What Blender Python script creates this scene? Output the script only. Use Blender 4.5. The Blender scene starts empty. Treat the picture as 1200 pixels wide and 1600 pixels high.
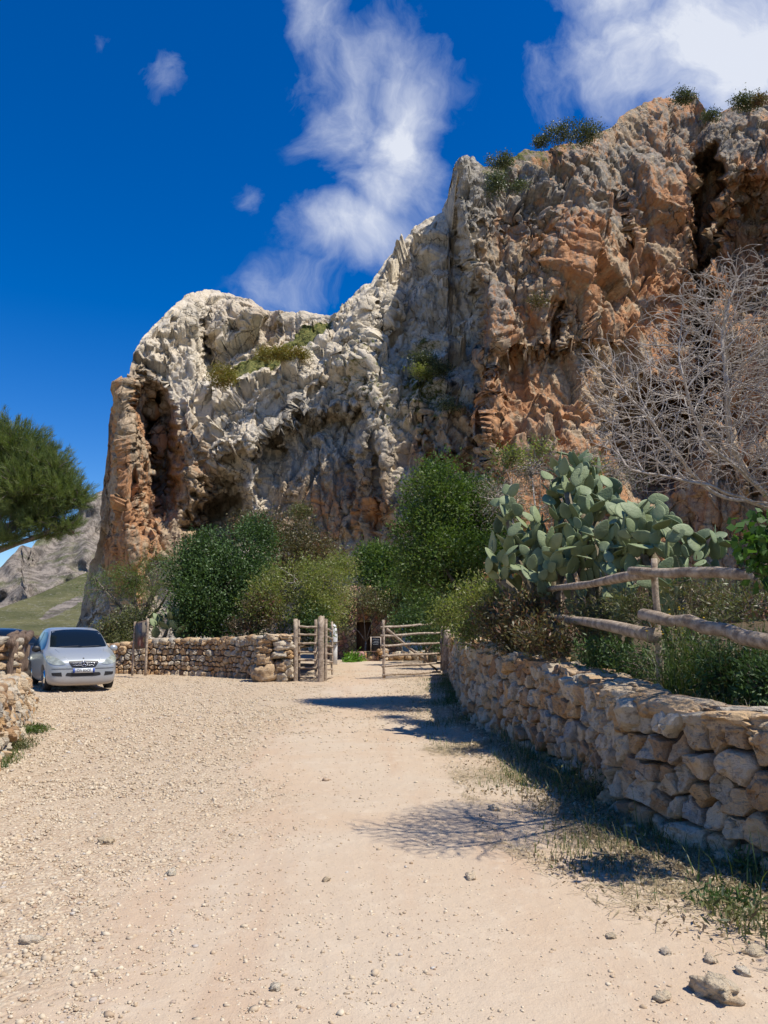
import bpy, bmesh, math, random
import numpy as np
from mathutils import Vector, Matrix, kdtree
from mathutils.bvhtree import BVHTree
R = math.radians
SC = bpy.context.scene
COL = SC.collection
# ------------------------------------------------------------------ camera
PITCH = R(8.53)
cam = bpy.data.cameras.new('camera'); camo = bpy.data.objects.new('camera', cam); COL.objects.link(camo)
cam.sensor_fit = 'VERTICAL'; cam.sensor_height = 36; cam.lens = 27.0
cam.clip_start = .05; cam.clip_end = 3000
camo.location = (0, 0, 1.6); camo.rotation_euler = (R(90) + PITCH, 0, 0)
SC.camera = camo
SC.render.resolution_x = 768; SC.render.resolution_y = 1024
# ------------------------------------------------------------------ light
SUN_EL = R(61); SUN_AZ = R(27)          # from the right (+X), a little behind the camera
sdir = Vector((math.cos(SUN_EL)*math.cos(SUN_AZ), -math.cos(SUN_EL)*math.sin(SUN_AZ), math.sin(SUN_EL)))
sl = bpy.data.lights.new('sun', 'SUN'); sl.energy = 5.0; sl.angle = R(.5); sl.color = (1, .95, .86)
so = bpy.data.objects.new('sun', sl); COL.objects.link(so)
so.rotation_euler = sdir.to_track_quat('Z', 'Y').to_euler()
SC.view_settings.view_transform = 'Standard'; SC.view_settings.look = 'None'
SC.view_settings.gamma = 1; SC.view_settings.exposure = 0.2
W = bpy.data.worlds.new('World'); SC.world = W; W.use_nodes = True

class NT:
    """small node-tree writer"""
    def __init__(s, tree): s.t = tree; s.n = tree.nodes; s.l = tree.links
    def new(s, typ, **kw):
        n = s.n.new(typ)
        for k, v in kw.items(): setattr(n, k, v)
        return n
    def put(s, sock, v):
        if v is None: return
        if hasattr(v, 'is_linked') or isinstance(v, bpy.types.NodeSocket): s.l.new(v, sock)
        else:
            if isinstance(v, (tuple, list)) and len(v) == 3 and sock.type == 'RGBA': v = (*v, 1)
            sock.default_value = v
    def math(s, op, a, b=None, c=None, clamp=False):
        n = s.new('ShaderNodeMath', operation=op, use_clamp=clamp)
        for i, v in enumerate((a, b, c)): s.put(n.inputs[i], v)
        return n.outputs[0]
    def vmath(s, op, a, b=None, out=0):
        n = s.new('ShaderNodeVectorMath', operation=op)
        s.put(n.inputs[0], a); s.put(n.inputs[1], b)
        return n.outputs[out]
    def mix(s, f, a, b, mode='MIX'):
        n = s.new('ShaderNodeMix', data_type='RGBA', blend_type=mode)
        s.put(n.inputs[0], f); s.put(n.inputs[6], a); s.put(n.inputs[7], b)
        return n.outputs[2]
    def noise(s, vec, scale, detail=4, rough=.55, dist=0, out=0):
        n = s.new('ShaderNodeTexNoise'); s.put(n.inputs['Vector'], vec)
        n.inputs['Scale'].default_value = scale; n.inputs['Detail'].default_value = detail
        n.inputs['Roughness'].default_value = rough; n.inputs['Distortion'].default_value = dist
        return n.outputs[out]
    def voro(s, vec, scale, feature='F1', out=0, rand=1):
        n = s.new('ShaderNodeTexVoronoi', feature=feature); s.put(n.inputs['Vector'], vec)
        n.inputs['Scale'].default_value = scale; n.inputs['Randomness'].default_value = rand
        return n.outputs[out]
    def ramp(s, f, stops):
        n = s.new('ShaderNodeValToRGB'); s.put(n.inputs[0], f)
        e = n.color_ramp.elements
        while len(e) < len(stops): e.new(.5)
        for i, (p, c) in enumerate(stops):
            e[i].position = p
            e[i].color = (c, c, c, 1) if isinstance(c, (int, float)) else (*c, 1)
        return n.outputs[0]
    def rng(s, v, a, b, c=0, d=1, kind='SMOOTHSTEP'):
        n = s.new('ShaderNodeMapRange', interpolation_type=kind)
        for i, x in enumerate((v, a, b, c, d)): s.put(n.inputs[i], x)
        return n.outputs[0]
    def attr(s, name, out=2):
        n = s.new('ShaderNodeAttribute', attribute_name=name); return n.outputs[out]
    def pos(s, scale=(1, 1, 1), obj=False):
        if obj: o = s.new('ShaderNodeTexCoord').outputs['Object']
        else: o = s.new('ShaderNodeNewGeometry').outputs['Position']
        if scale == (1, 1, 1): return o
        return s.vmath('MULTIPLY', o, scale)
    def bump(s, h, strength=.5, dist=.05, normal=None):
        n = s.new('ShaderNodeBump'); n.inputs['Strength'].default_value = strength
        n.inputs['Distance'].default_value = dist; s.put(n.inputs['Height'], h)
        if normal is not None: s.put(n.inputs['Normal'], normal)
        return n.outputs[0]

# pixel (of the 1200x1600 photograph) to world
cp, sp = math.cos(PITCH), math.sin(PITCH)
def P(u, v, Y):
    a = (u-600)/1200; b = -(v-800)/1200
    dy = cp - b*sp; dz = sp + b*cp
    return Vector((a*Y/dy, Y, 1.6 + dz*Y/dy))
def G(u, v, z=0.):
    a = (u-600)/1200; b = -(v-800)/1200
    dy = cp - b*sp; dz = sp + b*cp
    t = (z-1.6)/dz
    return Vector((a*t, dy*t, z))

# world: Nishita sky with procedural clouds laid out by direction
w = NT(W.node_tree); w.n.clear()
sky = w.new('ShaderNodeTexSky', sky_type='NISHITA'); sky.sun_disc = False
sky.sun_elevation = SUN_EL
sky.sun_rotation = math.atan2(sdir.x, sdir.y)
sky.air_density = 1.0; sky.dust_density = .15; sky.ozone_density = 4.5; sky.altitude = 400
hs = w.new('ShaderNodeHueSaturation'); hs.inputs['Saturation'].default_value = 1.42; hs.inputs['Hue'].default_value = .513
hs.inputs['Value'].default_value = 1.9
w.l.new(sky.outputs[0], hs.inputs['Color'])
dirv = w.new('ShaderNodeTexCoord').outputs['Generated']
sepx = w.new('ShaderNodeSeparateXYZ'); w.l.new(dirv, sepx.inputs[0])
yy = w.math('MAXIMUM', sepx.outputs[1], .02)
gx = w.math('DIVIDE', sepx.outputs[0], yy); gz = w.math('DIVIDE', sepx.outputs[2], yy)
cmb = w.new('ShaderNodeCombineXYZ'); w.l.new(gx, cmb.inputs[0]); w.l.new(gz, cmb.inputs[1])
gn = cmb.outputs[0]
n1 = w.noise(gn, 4.2, 4, .5, 0, 1)
wob = w.vmath('MULTIPLY', w.vmath('SUBTRACT', n1, (.5, .5, .5)), (.17, .20, 0))
gd = w.vmath('ADD', gn, wob)
clouds = [(505, 40, 62, 110, .62, 12), (560, 150, 85, 120, .66, 10), (632, 205, 85, 135, .95, 0), (600, 300, 75, 85, .8, 15), (545, 375, 110, 62, .9, 0),
          (450, 452, 105, 45, .42, 0), (650, 60, 60, 80, .22, 0), (1000, 70, 150, 130, .72, 0), (1150, 60, 190, 150, 1.0, 0), (860, 110, 70, 80, .38, 0),
          (1000, -60, 180, 100, .9, 0), (1250, 160, 120, 90, .9, 0), (262, 108, 48, 38, .40, 0), (182, 50, 30, 20, .22, 0), (402, 305, 28, 34, .34, 0)]
tot = None
for (u, v, ru, rv, amp, rot) in clouds:
    d = P(u, v, 1) - Vector((0, 0, 1.6))
    s_ = 1/1200*(1+(d.z)**2*.3)
    e = w.vmath('SUBTRACT', gd, (d.x, d.z, 0))
    if rot:
        m_ = w.new('ShaderNodeVectorRotate', rotation_type='Z_AXIS'); w.l.new(e, m_.inputs[0]); m_.inputs['Angle'].default_value = R(rot)
        e = m_.outputs[0]
    e = w.vmath('MULTIPLY', e, (1/(ru*s_*1.25), 1/(rv*s_*1.45), 0))
    ln = w.vmath('LENGTH', e, out=1)
    f = w.math('MULTIPLY', w.rng(ln, 1.25, 0, 0, 1), amp)
    tot = f if tot is None else w.math('MAXIMUM', tot, f)
fine = w.noise(w.vmath('MULTIPLY', gd, (1, .8, 1)), 7.0, 12, .64, .12)
fine2 = w.noise(gd, 2.6, 5, .6, .4)
cm = w.math('ADD', w.math('MULTIPLY', fine, 1.6), w.math('MULTIPLY', fine2, .7))
cm = w.math('MULTIPLY', w.rng(w.math('ADD', tot, w.math('SUBTRACT', cm, 1.15)), .18, .98, 0, 1, 'LINEAR'), w.rng(tot, .0, .22))
cm = w.math('POWER', w.math('MINIMUM', w.math('MAXIMUM', cm, 0), 1), 1.15)
front = w.rng(sepx.outputs[1], .02, .1)
cm = w.math('MULTIPLY', w.math('MULTIPLY', cm, front), .93)
ccol = w.mix(cm, (7.3, 8.5, 11.2), (11.2, 11.7, 12.8))
skyc = w.mix(cm, hs.outputs[0], ccol)
bg = w.new('ShaderNodeBackground'); bg.inputs[1].default_value = .064
w.l.new(skyc, bg.inputs[0])
wo = w.new('ShaderNodeOutputWorld'); w.l.new(bg.outputs[0], wo.inputs[0])

# ------------------------------------------------------------------ helpers
rngm = np.random.default_rng(7)
random.seed(11)
def tag(o, label=None, cat=None, group=None, kind=None):
    for k, v in (('label', label), ('category', cat), ('group', group), ('kind', kind)):
        if v: o[k] = v
    return o
def empty(name, loc=(0, 0, 0), rz=0):
    o = bpy.data.objects.new(name, None); COL.objects.link(o); o.location = loc; o.rotation_euler = (0, 0, rz)
    o.empty_display_size = .2
    return o
def mesh_np(name, V, F, mat, parent=None, attrs=None, smooth=False, world=True):
    """V (n,3), F (m,3|4) or list of such arrays; V in world coordinates, made local to the parent's location"""
    V = np.asarray(V, dtype=np.float32)
    if parent is not None and world: V = V - np.array(parent.location, dtype=np.float32)
    Fs = F if isinstance(F, list) else [F]
    me = bpy.data.meshes.new(name)
    me.vertices.add(len(V)); me.vertices.foreach_set('co', V.ravel())
    nl = sum(f.size for f in Fs); npoly = sum(len(f) for f in Fs)
    me.loops.add(nl); me.polygons.add(npoly)
    me.loops.foreach_set('vertex_index', np.concatenate([f.ravel() for f in Fs]).astype(np.int32))
    st = []; c = 0
    for f in Fs:
        st.append(c + np.arange(len(f))*f.shape[1]); c += f.size
    me.polygons.foreach_set('loop_start', np.concatenate(st).astype(np.int32))
    me.update(calc_edges=True)
    for k, a in (attrs or {}).items():
        at = me.attributes.new(k, 'FLOAT', 'POINT'); at.data.foreach_set('value', np.asarray(a, dtype=np.float32).ravel())
    if smooth: me.polygons.foreach_set('use_smooth', np.ones(npoly, dtype=bool))
    if smooth == 'crease': me.set_sharp_from_angle(angle=R(27))
    me.materials.append(mat)
    o = bpy.data.objects.new(name, me); COL.objects.link(o)
    if parent is not None: o.parent = parent
    return o
def grid_faces(nr, nc, wrap=False):
    i, j = np.meshgrid(np.arange(nr-1), np.arange(nc if wrap else nc-1), indexing='ij')
    j2 = (j+1) % nc
    return np.stack([i*nc+j, i*nc+j2, (i+1)*nc+j2, (i+1)*nc+j], -1).reshape(-1, 4)
class MB:
    """collects arrays into one mesh"""
    def __init__(s): s.V = []; s.F = {3: [], 4: []}; s.A = []; s.n = 0
    def add(s, V, F, a=0.):
        V = np.asarray(V, dtype=np.float64); F = np.asarray(F)
        s.V.append(V); s.F[F.shape[1]].append(F + s.n); s.n += len(V)
        s.A.append(np.broadcast_to(np.asarray(a, dtype=np.float64), (len(V),)).copy())
    def build(s, name, mat, parent=None, smooth=False, world=True):
        Fs = [np.concatenate(s.F[k]) for k in (3, 4) if s.F[k]]
        return mesh_np(name, np.concatenate(s.V), Fs, mat, parent, {'tint': np.concatenate(s.A)}, smooth, world)
    def tube(s, pts, rad, n=8, a=0., cap=True, rough=0., seed=0):
        pts = np.array([list(p) for p in pts], dtype=float); m = len(pts)
        rad = np.broadcast_to(np.asarray(rad, float), (m,))
        T = np.gradient(pts, axis=0) if m > 2 else np.repeat((pts[-1]-pts[0])[None], m, 0)
        T /= np.linalg.norm(T, axis=1)[:, None] + 1e-9
        ref = np.array([0, 0, 1.]) if abs(T[0][2]) < .9 else np.array([1., 0, 0])
        Vs = []
        rg = np.random.default_rng(seed)
        for i in range(m):
            x = np.cross(ref, T[i]); x /= np.linalg.norm(x)+1e-9; y = np.cross(T[i], x); ref = np.cross(x, T[i])*0 + ref
            an = np.arange(n)/n*2*math.pi
            rr = rad[i]*(1 + rough*(rg.random(n)-.5))
            Vs.append(pts[i] + (np.cos(an)*rr)[:, None]*x + (np.sin(an)*rr)[:, None]*y)
        V = np.concatenate(Vs)
        F = grid_faces(m, n, True)
        if cap:
            V = np.concatenate([V, pts[:1], pts[-1:]])
            c0 = m*n; k = np.arange(n)
            s.add(V, F, a)
            s.F[3].append(np.stack([np.full(n, c0), (k+1) % n, k], -1) + s.n - len(V))
            s.F[3].append(np.stack([np.full(n, c0+1), (m-1)*n+k, (m-1)*n+(k+1) % n], -1) + s.n - len(V))
        else: s.add(V, F, a)
    def box(s, c, size, rot=None, a=0., bev=.0):
        x, y, z = [d/2 for d in size]
        V = np.array([(sx*x, sy*y, sz*z) for sx in (-1, 1) for sy in (-1, 1) for sz in (-1, 1)])
        if rot is not None: V = V @ np.array(rot.to_matrix() if hasattr(rot, 'to_matrix') else rot).T
        V = V + np.array(list(c))
        s.add(V, np.array([(0, 1, 3, 2), (4, 6, 7, 5), (0, 4, 5, 1), (2, 3, 7, 6), (0, 2, 6, 4), (1, 5, 7, 3)]), a)
# --- vectorised noise
PERM = np.random.default_rng(3).permutation(4096)
GR = np.random.default_rng(4).normal(size=(4096, 3)); GR /= np.linalg.norm(GR, axis=1)[:, None]
RND = np.random.default_rng(5).random((4096, 8))
def hash3(i, j, k): return PERM[(PERM[(PERM[i & 4095] + j) & 4095] + k) & 4095]
def perlin(p):
    q = np.floor(p).astype(np.int64); f = p - q
    u = f*f*f*(f*(f*6-15)+10)
    out = 0
    for dx in (0, 1):
        for dy in (0, 1):
            for dz in (0, 1):
                g = GR[hash3(q[:, 0]+dx, q[:, 1]+dy, q[:, 2]+dz)]
                d = f - np.array([dx, dy, dz])
                wt = (u[:, 0] if dx else 1-u[:, 0])*(u[:, 1] if dy else 1-u[:, 1])*(u[:, 2] if dz else 1-u[:, 2])
                out = out + wt*(g*d).sum(1)
    return out*1.6
def fbm(p, oct=4, gain=.5):
    o = 0; a = 1
    for i in range(oct): o = o + a*perlin(p*(2.03**i) + i*17.3); a *= gain
    return o
def voronoi(p):
    """F1, F2, id, vector to cell point"""
    q = np.floor(p).astype(np.int64)
    b1 = np.full(len(p), 9.); b2 = np.full(len(p), 9.); bid = np.zeros(len(p), int); bv = np.zeros_like(p)
    for dx in (-1, 0, 1):
        for dy in (-1, 0, 1):
            for dz in (-1, 0, 1):
                h = hash3(q[:, 0]+dx, q[:, 1]+dy, q[:, 2]+dz)
                v = q + np.array([dx, dy, dz]) + RND[h, :3] - p
                d = (v*v).sum(1)
                m = d < b1
                b2 = np.where(m, b1, np.minimum(b2, d))
                b1 = np.where(m, d, b1); bid = np.where(m, h, bid); bv[m] = v[m]
    return np.sqrt(b1), np.sqrt(b2), bid, bv
def facets(p, scale, off=1., tilt=1., seed=0):
    """blocky broken-rock displacement (unit-less, multiply by amplitude)"""
    sc = np.array(scale, float)
    f1, f2, idn, v = voronoi(p/sc + seed*7.7)
    t = (RND[idn, 3:6]-.5)*2
    h = off*(RND[idn, 6]-.5)*2 + tilt*(t*v).sum(1)*1.6
    crack = np.clip((f2-f1)/.07, 0, 1)
    return h - .14*(1-crack)
def ss(a, b, x):
    t = np.clip((x-a)/(b-a), 0, 1); return t*t*(3-2*t)
def pl(x, pts):
    return np.interp(x, [p[0] for p in pts], [p[1] for p in pts])

# ------------------------------------------------------------------ materials
def new_mat(name):
    m = bpy.data.materials.new(name); m.use_nodes = True
    n = NT(m.node_tree); n.b = n.n['Principled BSDF']; return m, n
def simple(name, col, rough=.6, metal=0, bump=0, bscale=20, var=.25, vscale=3, spec=.5, coat=0, trans=0, alpha=1):
    m, n = new_mat(name)
    p = n.pos(obj=True)
    nz = n.noise(p, vscale, 5, .6)
    c = n.mix(n.rng(nz, .3, .7), tuple(x*(1-var) for x in col), tuple(min(1, x*(1+var)) for x in col))
    n.put(n.b.inputs['Base Color'], c)
    n.b.inputs['Roughness'].default_value = rough; n.b.inputs['Metallic'].default_value = metal
    n.b.inputs['Specular IOR Level'].default_value = spec
    n.b.inputs['Coat Weight'].default_value = coat
    if bump: n.put(n.b.inputs['Normal'], n.bump(n.noise(p, bscale, 6, .65), bump, .02))
    return m
def leaf_mat(name, c1, c2, c3=None, trans=.35, rough=.45, spec=.4):
    """c1 dark, c2 light by per-leaf tint; c3 odd leaves (real colour differences between leaves)"""
    m, n = new_mat(name)
    t = n.attr('tint')
    st = [(0, c1), (.6, c2)] + ([(.82, c2), (.95, c3)] if c3 else [(1, tuple(min(1, x*1.25) for x in c2))])
    c = n.ramp(t, st)
    n.put(n.b.inputs['Base Color'], c); n.b.inputs['Roughness'].default_value = rough
    n.b.inputs['Specular IOR Level'].default_value = spec
    tr = n.new('ShaderNodeBsdfTranslucent')
    n.put(tr.inputs[0], n.mix(1, c, (1.25, 1.35, .6), 'MULTIPLY'))
    mx = n.new('ShaderNodeMixShader'); mx.inputs[0].default_value = trans
    n.l.new(n.b.outputs[0], mx.inputs[1]); n.l.new(tr.outputs[0], mx.inputs[2])
    n.l.new(mx.outputs[0], n.n['Material Output'].inputs[0])
    return m
def bark_mat(name, c1, c2, sc=(9, 9, 1.6), rough=.85, bumps=.6, scale=3.):
    m, n = new_mat(name)
    p = n.pos(sc)
    a = n.noise(p, scale, 6, .65)
    n.put(n.b.inputs['Base Color'], n.mix(n.rng(a, .3, .7), c1, c2))
    n.b.inputs['Roughness'].default_value = rough; n.b.inputs['Specular IOR Level'].default_value = .2
    n.put(n.b.inputs['Normal'], n.bump(n.math('ADD', a, n.noise(p, scale*4, 4, .7)), bumps, .02))
    return m
# limestone of the cliff
def rock_mat(name, far=1.):
    m, n = new_mat(name)
    p = n.pos(); pv = n.pos((1, 1, .22)); ph = n.pos((.8, .8, 1.3))
    big = n.noise(p, .16, 5, .6, .4); med = n.noise(ph, .7, 6, .62, .3); sm = n.noise(p, 3.2, 7, .68)
    strk = n.noise(pv, 1.1, 6, .6, .5); strk2 = n.noise(pv, 2.8, 5, .6, .3); micro = n.noise(p, 8, 6, .7)
    orange = n.attr('orange'); grey = n.attr('grey'); green = n.attr('green')
    pale = n.mix(n.rng(med, .32, .68), (.54, .46, .34), (.73, .64, .505))
    tan = n.mix(n.rng(sm, .35, .65), (.31, .22, .135), (.52, .395, .26))
    rust = n.mix(n.rng(strk, .35, .65), (.36, .15, .06), (.50, .275, .14))
    c = n.mix(n.rng(n.math('ADD', n.math('MULTIPLY', orange, .75), n.math('SUBTRACT', med, .5)), .12, .5), pale, tan)
    c = n.mix(n.rng(n.math('ADD', n.math('MULTIPLY', orange, .58), n.math('MULTIPLY', n.math('SUBTRACT', n.math('ADD', big, strk), 1), 1.3)), .44, .68), c, rust)
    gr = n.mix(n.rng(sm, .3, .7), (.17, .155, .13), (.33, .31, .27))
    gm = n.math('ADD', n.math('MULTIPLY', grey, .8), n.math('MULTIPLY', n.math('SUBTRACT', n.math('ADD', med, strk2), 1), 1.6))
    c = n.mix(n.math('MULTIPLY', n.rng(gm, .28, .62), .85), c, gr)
    c = n.mix(n.math('MULTIPLY', n.rng(micro, .52, .68), .45), c, (.24, .17, .11))
    c = n.mix(n.math('MULTIPLY', n.rng(n.noise(n.pos((1, 1, .09)), 1.5, 5, .6, .4), .56, .70), n.math('ADD', n.math('MULTIPLY', orange, .45), .22)), c, (.12, .095, .075))
    ce = n.voro(n.vmath('ADD', n.pos((1, 1, .38)), n.vmath('MULTIPLY', n.noise(p, .9, 4, out=1), (1.4, 1.4, 1.4))), .62, 'DISTANCE_TO_EDGE')
    crk = n.math('MULTIPLY', n.rng(ce, .035, .0), n.rng(n.noise(p, .35, 3), .45, .6))
    c = n.mix(n.math('MULTIPLY', crk, .7), c, (.07, .055, .04))  # crevice shade put into the colour along the cracks
    # lichen specks and dark weathered crust
    spk = n.rng(n.noise(p, 5.5, 4, .7), .60, .68)
    c = n.mix(n.math('MULTIPLY', spk, .32), c, (.13, .12, .09))
    # dwarf plants growing on slopes (real colour)
    gmask = n.rng(n.math('ADD', green, n.math('MULTIPLY', n.math('SUBTRACT', n.noise(p, 1.6, 5, .7), .5), 1.6)), .45, .7)
    veg = n.mix(n.rng(n.noise(p, 4, 4), .35, .65), (.055, .075, .02), (.22, .20, .06))
    c = n.mix(gmask, c, veg)
    n.put(n.b.inputs['Base Color'], c)
    n.b.inputs['Roughness'].default_value = .9; n.b.inputs['Specular IOR Level'].default_value = .15
    vp = n.vmath('ADD', n.pos((1, 1, .6)), n.vmath('MULTIPLY', n.noise(p, 1.5, 4, out=1), (.5, .5, .5)))
    h = n.math('ADD', n.math('MULTIPLY', n.voro(vp, 2.4, 'F1', 0), .5), n.math('MULTIPLY', sm, .8))
    h = n.math('ADD', h, n.math('ADD', n.math('MULTIPLY', n.noise(p, 11, 6, .75), .5), n.math('MULTIPLY', strk2, .5)))
    h = n.math('SUBTRACT', h, n.math('MULTIPLY', crk, 1.2))
    n.put(n.b.inputs['Normal'], n.bump(h, .8, .18))
    return m
def stone_mat(name, warm=.5, sc=1.):
    m, n = new_mat(name)
    p = n.pos(); t = n.attr('tint')
    a = n.noise(p, 3.5*sc, 7, .62, .6); b = n.noise(p, 14*sc, 6, .7); d = n.noise(p, 45*sc, 4, .7)
    c = n.ramp(n.math('FRACT', n.math('MULTIPLY', t, 7.13)), [(0, (.36, .33, .28)), (.16, (.60, .50, .35)), (.4, (.53, .37, .21)), (.56, (.33, .20, .11)), (.72, (.57, .36, .17)), (.86, (.64, .55, .41)), (1, (.42, .36, .27))])
    c = n.mix(n.math('MULTIPLY', n.rng(a, .50, .62), .3), c, (.62, .54, .42))
    c = n.mix(n.math('MULTIPLY', n.rng(n.noise(p, 6*sc, 5, .65, 1.), .52, .66), warm), c, (.40, .21, .09))
    c = n.mix(n.math('MULTIPLY', n.rng(b, .53, .66), .6), c, (.17, .135, .10))
    c = n.mix(n.math('MULTIPLY', n.rng(d, .60, .7), .35), c, (.12, .10, .08))
    n.put(n.b.inputs['Base Color'], c); n.b.inputs['Roughness'].default_value = .88; n.b.inputs['Specular IOR Level'].default_value = .2
    h = n.math('ADD', n.math('MULTIPLY', b, .8), n.math('ADD', n.math('MULTIPLY', d, .35), n.math('MULTIPLY', n.noise(n.pos((1, 1, 3.)), 8*sc, 5, .6, .8), .6)))
    n.put(n.b.inputs['Normal'], n.bump(h, 1., .045))
    return m
def soil_mat(name, c1, c2, c3, sc=1., bumps=.6):
    m, n = new_mat(name)
    p = n.pos(); a = n.noise(p, .8*sc, 6, .65); b = n.noise(p, 9*sc, 6, .7); g = n.noise(p, 40*sc, 4, .7)
    c = n.mix(n.rng(a, .35, .65), c1, c2); c = n.mix(n.rng(b, .5, .68), c, c3)
    c = n.mix(n.math('MULTIPLY', n.rng(g, .5, .62), .5), c, tuple(x*.45 for x in c1))
    n.put(n.b.inputs['Base Color'], c); n.b.inputs['Roughness'].default_value = .95; n.b.inputs['Specular IOR Level'].default_value = .1
    n.put(n.b.inputs['Normal'], n.bump(n.math('ADD', b, g), bumps, .04))
    return m
M = {}
M['rock'] = rock_mat('limestone_cliff')
M['stone'] = stone_mat('wall_stone'); M['stone_pale'] = stone_mat('wall_stone_pale', .3, 1.3)
M['gap'] = simple('wall_core_earth', (.07, .05, .035), .95, bump=.5)
M['earth'] = soil_mat('dark_earth_litter', (.075, .055, .035), (.14, .10, .06), (.20, .15, .085))
M['ground'] = soil_mat('dry_ground', (.30, .235, .15), (.42, .34, .235), (.16, .17, .07), .6)
# the packed gravel track
m, n = new_mat('packed_gravel')
p = n.pos(); coarse = n.attr('coarse'); verge = n.attr('verge')
a = n.noise(p, .35, 6, .6, .5); b = n.noise(p, 4.5, 6, .68); g = n.noise(p, 26, 5, .75); f_ = n.noise(p, 90, 3, .7)
pv = n.voro(p, 34, 'F1', 1); pd = n.voro(p, 34, 'F1', 0)
dirt = n.mix(n.rng(a, .36, .64), (.50, .375, .255), (.52, .42, .305))
trk = n.noise(n.pos((1, .10, 1)), 1.3, 6, .62, .3)
dirt = n.mix(n.math('MULTIPLY', n.rng(trk, .48, .68), .55), dirt, (.46, .315, .205))
dirt = n.mix(n.math('MULTIPLY', n.rng(b, .5, .72), .45), dirt, (.60, .50, .37))
dirt = n.mix(n.math('MULTIPLY', n.rng(g, .58, .70), .30), dirt, (.38, .26, .17))
grav = n.ramp(n.new('ShaderNodeSeparateColor').outputs[0], [(0, (.3,)*3), (1, (.7,)*3)])
sc_ = n.new('ShaderNodeSeparateColor'); n.l.new(pv, sc_.inputs[0])
grav = n.ramp(sc_.outputs[0], [(0, (.34, .25, .16)), (.3, (.50, .405, .275)), (.7, (.60, .505, .36)), (1, (.45, .34, .22))])
grav = n.mix(n.rng(pd, .35, .75), grav, (.40, .29, .19))
gmk = n.rng(n.math('ADD', coarse, n.math('MULTIPLY', n.math('SUBTRACT', n.noise(p, 1.6, 6, .7), .5), 1.5)), .35, .75)
c = n.mix(n.math('MULTIPLY', gmk, .65), dirt, grav)
vm = n.rng(n.math('ADD', verge, n.math('MULTIPLY', n.math('SUBTRACT', n.noise(p, 3.0, 6, .7), .5), 1.3)), .35, .8)
c = n.mix(vm, c, n.mix(n.rng(b, .4, .6), (.20, .145, .085), (.36, .28, .17)))
n.put(n.b.inputs['Base Color'], c); n.b.inputs['Roughness'].default_value = .93; n.b.inputs['Specular IOR Level'].default_value = .15
h = n.math('ADD', n.math('MULTIPLY', b, 1.2), n.math('ADD', n.math('MULTIPLY', g, .6), n.math('MULTIPLY', f_, .2)))
h = n.math('ADD', h, n.math('MULTIPLY', n.math('MULTIPLY', pd, gmk), -.9))
n.put(n.b.inputs['Normal'], n.bump(h, .55, .03)); M['road'] = m

# ------------------------------------------------------------------ cliff
def sheet(name, u0, u1, nu, nv, vtop, vbot, depth, disp, attrs, mat, back=26, nback=7, jag=None):
    """a rock mass: modelled front with its own relief, closed by tops and flanks that run back"""
    U = np.linspace(u0, u1, nu); T = np.linspace(0, 1, nv)
    vt = vtop(U)
    uu = np.repeat(U[None], nv, 0); vv = vbot + (vt[None]-vbot)*T[:, None]
    uf, vf = uu.ravel(), vv.ravel()
    D = depth(uf, vf)
    a = (uf-600)/1200; b = -(vf-800)/1200
    dy = cp - b*sp; dz = sp + b*cp
    Pn = np.stack([a*D/dy, D, 1.6 + dz*D/dy], -1)
    g = Pn.reshape(nv, nu, 3)
    tu = np.gradient(g, axis=1); tv = np.gradient(g, axis=0)
    N = np.cross(tu, tv); N /= np.linalg.norm(N, axis=2)[..., None] + 1e-9
    N = N.reshape(-1, 3)
    N = N*np.where((N[:, 1] > 0), -1, 1)[:, None]; N0 = N.copy()
    N = N*.7 + np.array([0.05, -.35, .1]); N /= np.linalg.norm(N, axis=1)[:, None]
    vd = Pn - np.array([0, 0, 1.6]); vd /= np.linalg.norm(vd, axis=1)[:, None]
    fac = np.clip(np.abs((N0*vd).sum(1))*2.2-.12, .04, 1)*(1 - .82*ss(.95, .995, np.repeat(T, nu)))
    V = Pn + N*(disp(Pn, uf, vf)*fac)[:, None]
    jt = np.stack([perlin(Pn*.9+5), perlin(Pn*.9+50), perlin(Pn*.9+90)], -1)*.10 + np.stack([perlin(Pn*2.6+5), perlin(Pn*2.6+50), perlin(Pn*2.6+90)], -1)*.05
    V = V + jt
    at = attrs(V, uf, vf)
    V = V.reshape(nv, nu, 3)
    # top rows running back, flanks running back
    rows = [V]; A = {k: [x.reshape(nv, nu)] for k, x in at.items()}
    last = V[-1]
    for k in range(1, nback+1):
        f = (k/nback)**1.5
        q = last + np.array([0, 1, 0])*back*f
        q = q + np.stack([perlin(q*.25+3), perlin(q*.25+13), perlin(q*.3+33)-.9], -1)*np.array([1.2, 1, .9])*min(1, k*.4)
        rows.append(q[None])
        for kk in A: A[kk].append(A[kk][0][-1:].copy())
    V = np.concatenate(rows); A = {k: np.concatenate(x) for k, x in A.items()}
    # flank on the left and right: columns running back
    def flank(c):
        out = []
        for k in range(1, 5):
            f = (k/4)**1.3
            q = c + np.array([0, 1, 0])*back*f
            q = q + np.stack([perlin(q*.25+3)*1.5, q[:, 0]*0, q[:, 0]*0], -1)
            out.append(q[:, None])
        return out
    fl = flank(V[:, 0])[::-1]; fr = flank(V[:, -1])
    V = np.concatenate(fl + [V] + fr, 1)
    A = {k: np.concatenate([x[:, :1]]*4 + [x] + [x[:, -1:]]*4, 1) for k, x in A.items()}
    F = grid_faces(V.shape[0], V.shape[1])
    o = mesh_np(name, V.reshape(-1, 3), F, mat, None, {k: x.ravel() for k, x in A.items()}, False)
    return o, (V[:, 4:-4][:nv], U, T)
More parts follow.
